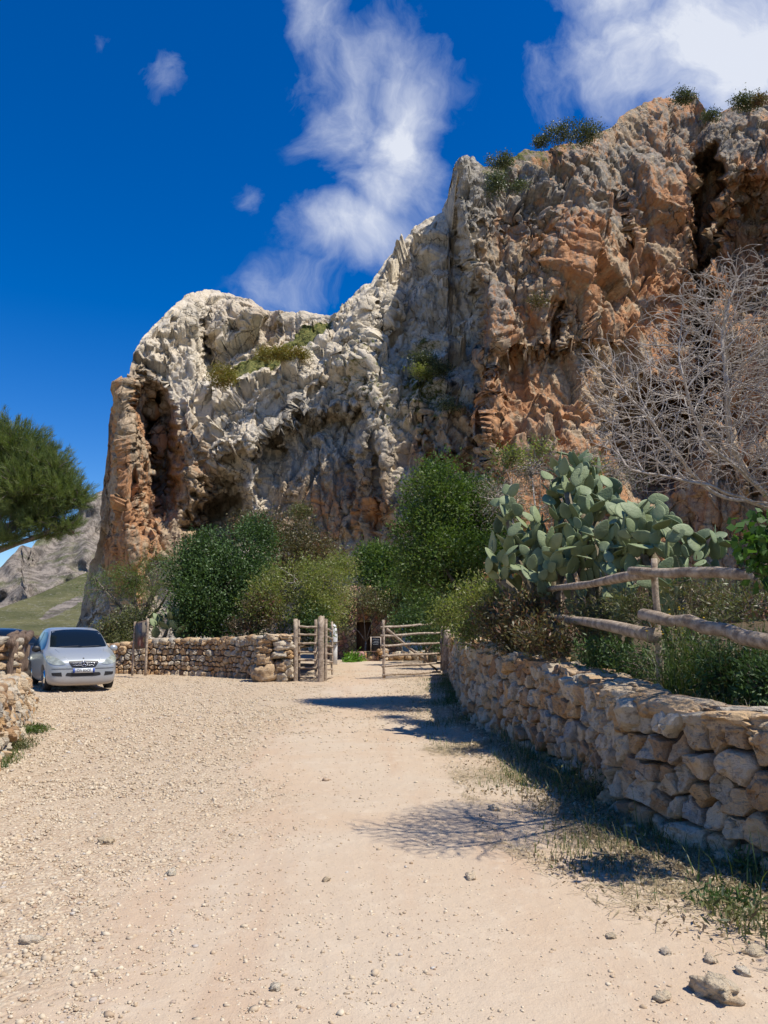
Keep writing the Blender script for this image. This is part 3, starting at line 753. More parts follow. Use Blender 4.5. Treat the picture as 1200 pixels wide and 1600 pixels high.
# near-left low wall
PL_ = Path(LW)
wl = empty('dry_stone_wall', (-6.1, 13, 0))
tag(wl, 'low broad dry-stone wall of pale cream stones at the left edge in front of the silver car', 'stone wall')
hL = lambda s: float(np.interp(s, [0, 3.6, 5.6, 8.6, 11.6, 13.6], [.62, .72, .76, .74, .62, .42]))
mb = MB(); wall_face(mb, PL_, 0, PL_.L, hL, .17, .12, 51, -1, 0, 18, .06, .16)
mb.build('stone_face', M['stone_pale'], wl, 'crease')
mb = MB(); wall_caps(mb, Off(PL_, .45), 0, PL_.L, lambda s: hL(s)+.0, 1.0, .18, 52, 7, 3, .08)
for i in range(10):
    a_ = rg.random()*math.pi; x, y, nx, ny = [float(v) for v in PL_.at(PL_.L-.02)]
    rock(mb, (x+nx*(.1+.1*i), y+.12+rg.random()*.1, rg.uniform(.1, .34)), (.15, .13, .10), rotm(0, 0, a_), 3, i*3.3, 3, .15, rg.random())
mb.build('coping_stones', M['stone_pale'], wl, True)
rock_end = np.random.default_rng(8); mb = MB()
for zr in range(4):
    for kx in range(4): rock(mb, (-4.3 - .05 - .27*kx, 4.56 + rock_end.normal(0, .02), .06+.155*zr), (.16, .17, .095), rotm(rock_end.normal(0, .08), rock_end.normal(0, .08), rock_end.normal(0, .2)), 3, zr*9+kx*2.3, 4, .18, rock_end.random())
mb.build('end_stones', M['stone_pale'], wl, 'crease')
core(PL_, .05, PL_.L-.1, hL, .95, .52, 'wall_core', wl)
# taller pile at the frame's left edge
pe = empty('stone_pier', (-7.15, 14.0, 0))
tag(pe, 'square pier of stacked pale stones at the left edge before the log rail', 'stone pier')
mb = MB()
zz = 0.1; i = 0
while zz < 1.42:
    hgt = rg.uniform(.06, .10)
    for kx in range(4):
        for ky in range(3):
            rock(mb, (-7.42 + .20*kx + rg.normal(0, .03), 13.7 + .3*ky + rg.normal(0, .03), zz), (.19*rg.uniform(.8, 1.2), .19, hgt), rotm(rg.normal(0, .1), rg.normal(0, .1), rg.normal(0, .3)), 3 if ky == 0 else 2, i*1.7, 3.3, .15, rg.random()); i += 1
    zz += hgt*1.75
mb.build('stones', M['stone_pale'], pe, True)

# ------------------------------------------------------------------ loose ground material
def pebbles(name, mat, pts, size, seed, sub=None, flat=.55):
    rg = np.random.default_rng(seed)
    n_ = len(pts)
    if sub: V, F = ICO[1]; V = V.copy()
    else:
        V = np.array([(1, 0, 0), (-1, 0, 0), (0, 1, 0), (0, -1, 0), (0, 0, 1), (0, 0, -1)], float)
        F = np.array([(0, 2, 4), (2, 1, 4), (1, 3, 4), (3, 0, 4), (2, 0, 5), (1, 2, 5), (3, 1, 5), (0, 3, 5)])
    m_ = len(V)
    base = V[None] + rg.normal(0, .16 if sub else .25, (n_, m_, 3))
    sc = np.stack([rg.uniform(.7, 1.3, n_), rg.uniform(.6, 1, n_), rg.uniform(.35, .8, n_)*flat/.55*.9], -1)*size[:, None]
    base = base*sc[:, None]
    a = rg.random(n_)*6.28; c, s_ = np.cos(a), np.sin(a)
    x = base[..., 0]*c[:, None]-base[..., 1]*s_[:, None]; y = base[..., 0]*s_[:, None]+base[..., 1]*c[:, None]
    B = np.stack([x, y, base[..., 2] + size[:, None]*.12], -1) + pts[:, None]
    FF = (F[None] + (np.arange(n_)*m_)[:, None, None]).reshape(-1, 3)
    return mesh_np(name, B.reshape(-1, 3), FF, mat, None, {'tint': np.repeat(rg.random(n_), m_)})
m, n = new_mat('gravel_stones'); t = n.attr('tint')
c = n.ramp(n.math('FRACT', n.math('MULTIPLY', t, 9.7)), [(0, (.38, .27, .165)), (.2, (.53, .42, .285)), (.5, (.62, .52, .37)), (.8, (.49, .37, .235)), (.92, (.38, .26, .17)), (1, (.50, .46, .40))])
n.put(n.b.inputs['Base Color'], n.mix(n.math('MULTIPLY', n.rng(n.noise(n.pos(), 40, 4), .45, .65), .4), c, (.55, .47, .36)))
n.b.inputs['Roughness'].default_value = .9; n.b.inputs['Specular IOR Level'].default_value = .15; M['gravel'] = m
rg = np.random.default_rng(77)
def scatter(n_, ymin, ymax, pw=1.):
    # density falls with the square of distance so that it looks even
    y = ymin*(ymax/ymin)**rg.random(n_); x = rg.uniform(-.56, .56, n_)*y
    return x, y
def ok(x, y):
    dr = dist_right(x, y); dl = x - np.interp(y, [p[1] for p in LW], [p[0] for p in LW])
    return ((dr > .05) | (y > 26)) & ((dl > .05) | (y > 17.6)) & ~((y > np.interp(x, [-12, -7.4, -5.8, -4.6, -2.6], [27.3, 26.4, 25.7, 24.7, 23.0])) & (x < -2.5))
x, y = scatter(230000, 3.0, 30)
co = coarse_at(x, y); keep = ok(x, y) & (rg.random(len(x)) < (.16 + .84*co**1.2)) & (rg.random(len(x)) < (.35+.65*ss(-.25, .25, perlin(np.stack([x*2, y*1.2, x*0], -1)))))
x, y = x[keep], y[keep]
sz = np.clip(np.exp(rg.normal(math.log(.0058), .5, len(x)))*(.75+.6*coarse_at(x, y))*np.clip(y/7, 1, 2.0), .003, .030)
pts = np.stack([x, y, track_z(x, y)], -1)
near = y < 7.5
tag(pebbles('gravel', M['gravel'], pts[near], sz[near], 1, True), kind='stuff')
tag(pebbles('gravel', M['gravel'], pts[~near], sz[~near]*1.15, 2, None), kind='stuff')
# bigger loose stones, each its own thing
LS = [(1117, 1560, .085, 'large pale angular stone lying at the bottom right corner of the track', (.62, .9, 1.0)), (1180, 1493, .04, 'rounded tan stone just above the big angular stone at the right edge', 0),
      (1160, 1525, .035, 'flat grey stone in the shade next to the big angular stone', 0), (955, 1468, .024, 'small white round stone alone on the smooth dirt right of the middle', 0), (985, 1308, .045, 'pale stone in the grass at the foot of the boulder wall', 0),
      (1136, 1358, .06, 'half-buried grey stone in the weeds near the wall foot', 0), (773, 1268, .05, 'flat white flake of stone on the track above the branch shadows', 0), (735, 1377, .035, 'flat whitish stone at the edge of the branch shadows', 0),
      (165, 1323, .045, 'grey-white stone standing out of the gravel on the left side of the track', 0), (267, 1372, .035, 'pale flat stone in the gravel left of the centre', 0), (430, 1556, .026, 'grey flat stone in the gravel near the bottom', 0),
      (1040, 1493, .028, 'cream stone beside the dry grass right of the track', 0), (50, 1480, .04, 'dull grey stone in the gravel at the lower left', 0), (510, 1383, .024, 'small bluish white pebble on the bare dirt in the middle', 0),
      (1035, 1568, .032, 'flat buried cream stone left of the big angular stone', 0), (1110, 1505, .032, 'cream flat stone between the dry grass and the bare dirt', 0), (705, 1058, .2, 'whitish boulder at the foot of the hinge post', 0)]
for (u, v, r, lab, rr) in LS:
    g_ = G(u, v); z = float(track_z([g_.x], [g_.y])[0])
    mb = MB(); rock(mb, (g_.x, g_.y, z + r*.25), (r*1.15, r*.85, r*.62), rotm(.1, .1, rg.random()*6), 4 if r > .04 else 3, rg.random()*50, 2.8, .24, rg.choice([.03, .12, .115, .035]))
    o = mb.build('loose_stone', M['stone_pale'], None, r > .9); tag(o, lab, 'stone', 'loose stones on the track')

# ------------------------------------------------------------------ foliage
def leaves(mb, C, nrm, size, rg, aspect=.5, tint=None, droop=0., spread=1., fold=.25):
    n_ = len(C)
    d = rg.normal(size=(n_, 3)); d = d + nrm*spread; d[:, 2] -= droop; d /= np.linalg.norm(d, axis=1)[:, None]+1e-9
    s_ = np.cross(d, rg.normal(size=(n_, 3))); s_ /= np.linalg.norm(s_, axis=1)[:, None]+1e-9
    u_ = np.cross(s_, d)
    L = (size*rg.uniform(.65, 1.3, n_))[:, None]; Wd = L*aspect*.5
    a = C; b = C + d*L*.5 + s_*Wd + u_*Wd*fold; c = C + d*L; e = C + d*L*.5 - s_*Wd + u_*Wd*fold
    V = np.stack([a, b, c, e], 1).reshape(-1, 3)
    F = np.arange(n_*4).reshape(n_, 4)
    if tint is None: tint = rg.random(n_)
    mb.add(V, F, np.repeat(tint, 4))
def crown_points(blobs, n_twig, rg, shell=.35, gap=.0, freq=.9):
    vol = np.array([b[3]*b[4]*b[5] for b in blobs])**.75; k = rg.choice(len(blobs), int(n_twig*2.2), p=vol/vol.sum())
    B = np.array(blobs)[k]
    d = rg.normal(size=(len(k), 3)); d /= np.linalg.norm(d, axis=1)[:, None]
    r = 1 - np.abs(rg.normal(0, shell, len(k))); r = np.clip(r, .1, 1.)*(1+.30*perlin(d*2.6 + B[:, :3]) + .12*perlin(d*6 + B[:, :3]))
    p = B[:, :3] + d*r[:, None]*B[:, 3:6]
    m_ = fbm(p*freq*1.2 + 11, 2) > -.22 + gap
    p, d = p[m_][:n_twig], d[m_][:n_twig]
    return p, d
def tree(name, label, cat, blobs, n_twig, per, size, mat, seed, base=None, trunk_r=.12, bark=None, twig_r=.22, aspect=.5, droop=0., gap=0., shell=.35, freq=.9, group=None, limbs=None, spread=1., up=.25, parts=('crown', 'trunk'), tint_amp=.5):
    rg = np.random.default_rng(seed)
    b0 = base if base is not None else (blobs[0][0], blobs[0][1], 0)
    root = empty(name, b0); tag(root, label, cat, group)
    p, d = crown_points(blobs, n_twig, rg, shell, gap, freq); twig_r *= .78
    C = np.repeat(p, per, 0) + rg.normal(size=(len(p)*per, 3))*twig_r*np.array([1, 1, .8])
    nr = np.repeat(d, per, 0) + np.array([0, 0, up])
    tint = np.clip(np.repeat(rg.random(len(p)), per)*tint_amp*1.6 + rg.random(len(C))*(1-tint_amp), 0, 1)
    tint = np.clip(tint + .25*perlin(C*.7+seed), 0, 1)
    mb = MB(); leaves(mb, C, nr, size, rg, aspect, tint, droop, spread)
    mb.build(parts[0], mat, root)
    if trunk_r:
        mb = MB(); b0 = np.array(b0, float)
        cs = np.array([b[:3] for b in blobs]); cen = cs.mean(0)
        fork = b0 + (cen-b0)*np.array([.4, .4, .35]) + rg.normal(0, .08, 3)
        mb.tube([b0 - (0, 0, .1), b0*.7+fork*.3 + rg.normal(0, .05, 3), fork], [trunk_r*1.25, trunk_r, trunk_r*.85], 9, .5, True, .25, seed)
        for c in cs:
            mid = fork*.5 + c*.5 + rg.normal(0, .12, 3)
            mb.tube([fork, mid, c], [trunk_r*.62, trunk_r*.42, trunk_r*.2], 7, .5)
        idx = rg.choice(len(p), min(len(p), limbs or 90), replace=False)
        for i in idx:
            c = cs[np.argmin(((cs-p[i])**2).sum(1))]
            mb.tube([c + rg.normal(0, .08, 3), c*.5+p[i]*.5 + rg.normal(0, .07, 3), p[i]], [trunk_r*.17, trunk_r*.11, .006], 4, .5, False)
        mb.build(parts[1], bark or M['bark'], root, True)
    return root
M['bark'] = bark_mat('bark_grey_brown', (.10, .08, .06), (.24, .20, .16))
M['bark_pale'] = bark_mat('bark_silver', (.28, .24, .20), (.54, .48, .41), (6, 6, 3), .8, .4)
M['wood'] = bark_mat('weathered_log', (.20, .145, .10), (.50, .40, .295), (10, 10, 10), .85, .5, 1.2)
M['wood_dark'] = bark_mat('dark_split_log', (.09, .06, .045), (.24, .17, .12), (14, 14, 1.4), .85, .7, 1.6)
M['lf_dark'] = leaf_mat('leaves_carob', (.022, .042, .014), (.065, .115, .03), None, .25, .55)
M['lf_mid'] = leaf_mat('leaves_bay', (.03, .058, .012), (.095, .155, .030), (.14, .18, .05), .35, .5, .35)
M['lf_olive'] = leaf_mat('leaves_olive', (.055, .068, .026), (.155, .165, .065), (.16, .11, .06), .3)
M['lf_light'] = leaf_mat('leaves_light', (.08, .11, .02), (.22, .25, .065), (.26, .24, .10), .4)
M['lf_pepper'] = leaf_mat('leaves_pepper', (.06, .10, .02), (.15, .21, .05), (.14, .12, .05), .4)
M['lf_brown'] = leaf_mat('leaves_brownish', (.055, .05, .022), (.13, .115, .045), (.17, .085, .045), .25)
M['lf_red'] = leaf_mat('leaves_reddish', (.05, .05, .02), (.12, .09, .045), (.20, .085, .055), .25)
M['lf_bright'] = leaf_mat('leaves_bright', (.05, .11, .012), (.13, .26, .03), None, .4)
M['lf_fig'] = leaf_mat('leaves_fig', (.018, .045, .012), (.055, .12, .022), None, .35, .6, .3)
M['lf_pine'] = leaf_mat('pine_needles', (.05, .08, .022), (.15, .195, .055), (.20, .21, .08), .3)
M['lf_cliff'] = leaf_mat('leaves_cliff', (.035, .045, .02), (.09, .11, .045), None, .2)
M['lf_yellow'] = leaf_mat('leaves_spurge', (.09, .09, .015), (.23, .20, .035), (.28, .18, .05), .3)
M['grass'] = leaf_mat('green_grass', (.03, .055, .012), (.10, .15, .035), (.30, .25, .12), .3)
M['straw'] = leaf_mat('dry_straw', (.20, .155, .09), (.42, .35, .22), None, .2)
M['lf_litter'] = leaf_mat('leaf_litter', (.16, .11, .06), (.34, .25, .15), (.10, .13, .04), .1)
M['twig'] = leaf_mat('dry_twigs', (.14, .10, .07), (.34, .27, .20), (.10, .13, .04), .1)
def B(u, v, D, ru, rv, rd=None):
    """an ellipsoid of foliage: photo centre, distance and apparent half-sizes in photo pixels"""
    c = P(u, v, D); k = D/1200
    return (c.x, c.y, c.z, ru*k, rd if rd else (ru+rv)*.5*k, rv*k)

# big glossy evergreen right of the gate
tree('evergreen_tree', 'large glossy dark green tree behind the right wall next to the log gate', 'tree',
     [B(694, 775, 16.5, 62, 62), B(668, 830, 16.2, 50, 50), B(735, 800, 16.8, 50, 60), B(690, 880, 16.0, 62, 62), B(745, 890, 16.4, 60, 70), B(715, 945, 15.6, 68, 40), B(655, 905, 16.4, 36, 36), B(780, 830, 17, 40, 60)],
     3000, 16, .072, M['lf_mid'], 101, (2.0, 16.6, .9), .13, None, .15, .5, 0, 0., .3)
tree('shrub', 'yellow-green small-leaved shrub under the large tree just above the far wall end', 'shrub',
     [B(745, 945, 13.2, 40, 42), B(700, 955, 13.8, 32, 28), B(790, 935, 12.6, 40, 34), B(725, 985, 13.0, 36, 18)], 620, 12, .055, M['lf_light'], 102, (1.9, 13.2, 1.0), .04, None, .14, .42, 0, .1, .5)
tree('dry_shrub', 'pinkish brown half-dry twiggy shrub above the prickly pear', 'shrub',
     [B(830, 735, 15, 60, 45), B(900, 730, 15.5, 60, 42), B(960, 745, 15, 50, 40), B(790, 780, 14.5, 45, 50), B(870, 790, 14.5, 60, 50)], 1200, 12, .07, M['twig'], 103, (3.2, 15, 1.0), .06, M['bark_pale'], .2, .14, 0, .0, .6, limbs=300, spread=.5)
tree('shrub', 'green leafy shrub growing through the dry brown twigs left of the prickly pear top', 'shrub',
     [B(800, 712, 14.8, 34, 24), B(845, 700, 15, 22, 16), B(925, 730, 14.6, 24, 20)], 130, 14, .06, M['lf_light'], 104, (2.8, 14.8, 1.0), .03, None, .14, .5, 0, .1, .6)
# trees behind the left wall
tree('carob_tree', 'dense dark green rounded tree behind the middle of the back left wall', 'tree',
     [B(335, 870, 29, 50, 48), B(300, 905, 29, 38, 50), B(375, 885, 28.6, 48, 52), B(345, 930, 28.2, 70, 55), B(310, 960, 28, 40, 36), B(400, 840, 29.5, 36, 30), B(330, 975, 27.8, 50, 30)],
     2600, 15, .11, M['lf_dark'], 105, (-6.3, 29, .9), .2, None, .24, .55, 0, 0., .3, .6)
tree('olive_tree', 'tall brownish olive-green tree behind the dark rounded tree in front of the cave', 'tree',
     [B(400, 835, 32, 36, 34), B(440, 835, 32, 46, 40), B(480, 855, 31.5, 42, 44), B(445, 880, 31, 60, 45), B(385, 820, 33, 24, 18), B(510, 880, 32, 32, 36)],
     1500, 14, .11, M['lf_brown'], 106, (-4.2, 32, .9), .2, None, .26, .4, 0, .05, .4, .6)
tree('olive_tree', 'light olive-green loose tree overhanging the wooden ladder stile', 'tree',
     [B(470, 915, 26.5, 60, 44), B(512, 912, 27, 34, 40), B(425, 940, 26.3, 46, 44), B(500, 950, 26.3, 44, 34), B(455, 970, 26, 46, 26), B(535, 880, 28, 24, 22)],
     1700, 14, .10, M['lf_light'], 107, (-3.0, 26.8, .9), .12, M['bark_pale'], .24, .34, 0, .1, .5, .9, limbs=160)
tree('shrub', 'reddish brown leafy shrub above the wall between the dark tree and the olive tree', 'shrub',
     [B(405, 950, 25.9, 26, 24), B(430, 975, 25.6, 24, 18), B(385, 975, 25.9, 22, 16)], 280, 13, .09, M['lf_red'], 108, (-4.6, 26, .9), .05, None, .18, .4)
tree('shrub', 'dark green shrub filling the shade above the boulder end of the back wall', 'shrub',
     [B(470, 985, 25.6, 40, 22), B(430, 990, 26.0, 40, 14), B(490, 975, 25.8, 24, 34)], 420, 12, .09, M['lf_dark'], 109, (-3.2, 25.8, .9), .05, None, .18, .4)
tree('pepper_tree', 'wispy light green drooping tree behind the notice board at the foot of the orange cliff', 'tree',
     [B(250, 880, 33, 36, 26), B(210, 905, 33, 44, 34), B(165, 920, 33, 34, 26), B(270, 915, 32, 30, 34), B(230, 945, 32, 42, 30), B(150, 905, 34, 20, 14), B(285, 870, 33, 20, 18)],
     620, 18, .12, M['lf_pepper'], 110, (-10.6, 33, .5), .13, None, .28, .16, .7, .1, .5, .8, limbs=150)
tree('shrub', 'dark olive bush beside the silver car at the wall end', 'shrub',
     [B(175, 985, 29, 26, 22), B(205, 975, 29, 26, 30), B(190, 1005, 28.4, 30, 18), B(160, 1000, 29.4, 16, 16)], 560, 13, .09, M['lf_olive'], 111, (-10, 29, .2), .05, None, .18, .5)
tree('evergreen_tree', 'deep green tree in the shade behind the open gateway', 'tree',
     [B(600, 895, 41, 44, 44), B(640, 890, 41, 40, 40), B(615, 925, 40, 44, 30), B(575, 880, 42, 24, 28), B(655, 930, 38, 44, 26), B(590, 865, 42, 20, 16)],
     1500, 14, .15, M['lf_mid'], 112, (.9, 41, 0), .2, None, .34, .55, 0, 0, .35, .5)
tree('creeper', 'brown-green creeper hanging over the rough wall behind the stile', 'creeper',
     [B(560, 935, 38.5, 38, 20), B(590, 950, 38.5, 30, 14), B(538, 965, 38.7, 12, 24), B(620, 945, 38, 30, 16)], 420, 12, .12, M['lf_olive'], 113, (-1, 38.6, 0), .05, None, .26, .45, .5)
tree('shrub', 'dark shrub in the deep shade behind the top of the log gate', 'shrub',
     [B(650, 975, 33, 40, 26), B(700, 970, 30, 40, 36), B(672, 1000, 34, 34, 18)], 900, 12, .12, M['lf_dark'], 114, (1.7, 33, 0), .05, None, .26, .5)
tree('shrub', 'low bright green leafy plant at the foot of the rough wall behind the gateway', 'shrub',
     [B(552, 1030, 36.5, 14, 7), B(545, 1034, 36, 8, 4)], 70, 10, .16, M['lf_bright'], 115, (-1.4, 36.4, 0), 0, None, .12, .4, parts=('leaves', 'stem'))
# dark thicket directly behind the right wall
tree('thicket', 'dark brown-green tangle of shade plants behind the right wall below the prickly pear', 'shrub',
     [B(800, 985, 11.5, 50, 28), B(850, 1000, 10, 55, 30), B(775, 965, 12, 30, 28), B(830, 960, 11, 50, 26)], 700, 14, .075, M['lf_brown'], 116, (2.3, 11, .95), .03, None, .15, .3, 0, 0, .5, limbs=300)
tree('shrub', 'dark low shrub in deep shade behind the wall under the thick lower log', 'shrub',
     [B(1080, 1040, 7.6, 60, 26), B(1010, 1040, 8.2, 50, 26), B(1150, 1050, 6.9, 60, 30), B(960, 1025, 9, 50, 28), B(1210, 1060, 6.4, 50, 34)], 900, 12, .06, M['lf_dark'], 118, (3.3, 7.8, .9), .03, None, .12, .3, 0, 0, .5, 1.5, limbs=200)
tree('shrub', 'green undergrowth between the prickly pear trunks behind the two rails', 'shrub',
     [B(930, 965, 10.2, 50, 30), B(1000, 950, 9.4, 50, 30), B(1090, 940, 8.6, 60, 40), B(1170, 950, 7.8, 50, 40)], 640, 12, .06, M['lf_olive'], 119, (3.4, 9.5, .9), .03, None, .14, .22, 0, 0, .5, 1.5)
tree('fig_shrub', 'broad-leaved deep green fig shoot at the right edge above the log rail', 'shrub',
     [B(1190, 830, 4.9, 40, 42), B(1225, 870, 4.8, 60, 45), B(1165, 872, 5.0, 28, 22), B(1270, 820, 4.9, 60, 60), (3.6, 3.3, 2.5, .5, .5, .4)], 620, 4, .066, M['lf_fig'], 117, (2.75, 5.0, 1.0), .025, None, .07, .75, .4, 0, .5, 3, limbs=40)
# shrubs on the cliff
def ray_to(u, v, D, extra=0): return P(u, v, D)
CS = [(895, 208, 60, 52, 12, 'lf_cliff', 'wide dark green bush on the cliff edge left of the highest crag', 600), (845, 222, 60, 14, 6, 'lf_cliff', 'small dark bush at the left end of the wide bush on the cliff edge', 120), (783, 250, 59, 22, 10, 'lf_cliff', 'dark bush on the cliff edge beside the left pinnacle', 220),
      (1068, 150, 61, 20, 9, 'lf_cliff', 'low green bush on top of the highest crag', 220), (1166, 158, 56, 22, 13, 'lf_cliff', 'green bush on the rim at the top right', 260), (1110, 180, 58, 12, 7, 'lf_cliff', 'small bush in the notch right of the highest crag', 120), (1192, 156, 55, 14, 8, 'lf_brown', 'brownish bush at the right edge of the cliff rim', 120),
      (347, 588, 62.5, 22, 20, 'lf_yellow', 'round yellow-green spurge bush on the ledge above the big cave', 420), (430, 553, 65, 36, 10, 'lf_yellow', 'long yellow-green bush on the sloping ledge below the dome', 420), (468, 552, 65.5, 20, 8, 'lf_yellow', 'mustard bush further up the sloping ledge', 220),
      (660, 560, 59.5, 24, 9, 'lf_cliff', 'grey-green shrub on the pale slope left of the crack', 200), (690, 575, 59, 16, 14, 'lf_cliff', 'shrub at the head of the red spur', 160), (655, 580, 59, 24, 8, 'lf_light', 'light green shrub low on the pale slope', 150), (815, 290, 50.5, 14, 10, 'lf_cliff', 'shrub below the rim near the left pinnacle', 90), (775, 285, 50, 16, 20, 'lf_cliff', 'scrub growing down behind the left pinnacle', 160),
      (840, 470, 48, 14, 7, 'lf_brown', 'dry tuft on the middle of the orange face', 70), (705, 632, 55, 20, 8, 'lf_cliff', 'plants on top of the red spur', 110), (470, 800, 54, 14, 12, 'lf_olive', 'shrub rooted at the foot of the grey overhang', 150)]
for i, (u, v, D, ru, rv, mt, lab, nt) in enumerate(CS):
    b = B(u, v, D, ru, rv); b2 = (b[0]-b[3]*.4, b[1], b[2]-b[5]*.25, b[3]*.6, b[4]*.7, b[5]*.7)
    b3 = (b[0]+b[3]*.45, b[1], b[2]-b[5]*.2, b[3]*.5, b[4]*.7, b[5]*.8)
    tree('cliff_shrub', lab, 'shrub', [b, b2, b3], nt, 9, .16, M[mt], 200+i, (b[0], b[1], b[2]-b[5]), 0, None, .28, .5, group='shrubs growing on the cliff', parts=('foliage', 'stem'))

# ------------------------------------------------------------------ pine at the left edge
pr = empty('pine_tree', (-13.6, 22, 0)); tag(pr, 'large pine with needle tufts leaning in at the left edge', 'pine tree')
rg = np.random.default_rng(300)
blobs = [B(20, 700, 21, 60, 52), B(60, 725, 21, 52, 44), B(95, 765, 20.6, 44, 38), B(20, 775, 21.5, 70, 50), B(70, 810, 20.8, 50, 38), B(-40, 720, 22, 70, 70), B(-60, 820, 22, 60, 50), B(120, 778, 20.6, 26, 22), B(105, 820, 20.6, 26, 18), B(10, 835, 20.5, 30, 20), B(40, 760, 20.6, 60, 60), B(85, 735, 20.6, 34, 30)]
p_, d_ = crown_points(blobs, 8200, rg, .42, -.25, 1.3)
per = 26
dd = np.repeat(d_ + np.array([0, 0, .7]), per, 0) + rg.normal(size=(len(p_)*per, 3))*.55
dd /= np.linalg.norm(dd, axis=1)[:, None]
along = rg.uniform(-.16, .06, len(dd))[:, None]
C = np.repeat(p_, per, 0) + np.repeat(d_ + np.array([0, 0, .7]), per, 0)*along + rg.normal(size=dd.shape)*.018
L = rg.uniform(.09, .17, len(dd))[:, None]
sd = np.cross(dd, rg.normal(size=dd.shape)); sd /= np.linalg.norm(sd, axis=1)[:, None]; wd = .0052
V = np.stack([C - sd*wd, C + sd*wd, C + dd*L + sd*wd*.3, C + dd*L - sd*wd*.3], 1).reshape(-1, 3)
tn = np.clip(np.repeat(rg.random(len(p_))*.6, per) + rg.random(len(dd))*.4 + .1, 0, 1)
mesh_np('crown', V, np.arange(len(V)).reshape(-1, 4), M['lf_pine'], pr, {'tint': np.repeat(tn, 4)})
mb = MB(); fk = np.array([-13.4, 21.8, 3.4])
mb.tube([(-13.6, 22, -.2), (-13.7, 22, 1.6), fk], [.30, .26, .2], 10, .5, True, .2)
cs = np.array([b[:3] for b in blobs])
for c in cs: mb.tube([fk, fk*.45 + c*.55 + rg.normal(0, .2, 3) - (0, 0, .2), c], [.12, .08, .035], 7, .5)
lo = P(35, 848, 21); mb.tube([fk, (-11.9, 21.5, 3.55), tuple(lo), tuple(P(80, 835, 21))], [.12, .09, .05, .03], 7, .5)
for i in range(len(p_)):
    if i % 6 == 0:
        c = cs[np.argmin(((cs-p_[i])**2).sum(1))]; mb.tube([c, c*.5+p_[i]*.5 + rg.normal(0, .08, 3) - (0, 0, .06), p_[i]], [.022, .014, .006], 4, .5, False)
mb.build('trunk', M['bark'], pr, True)

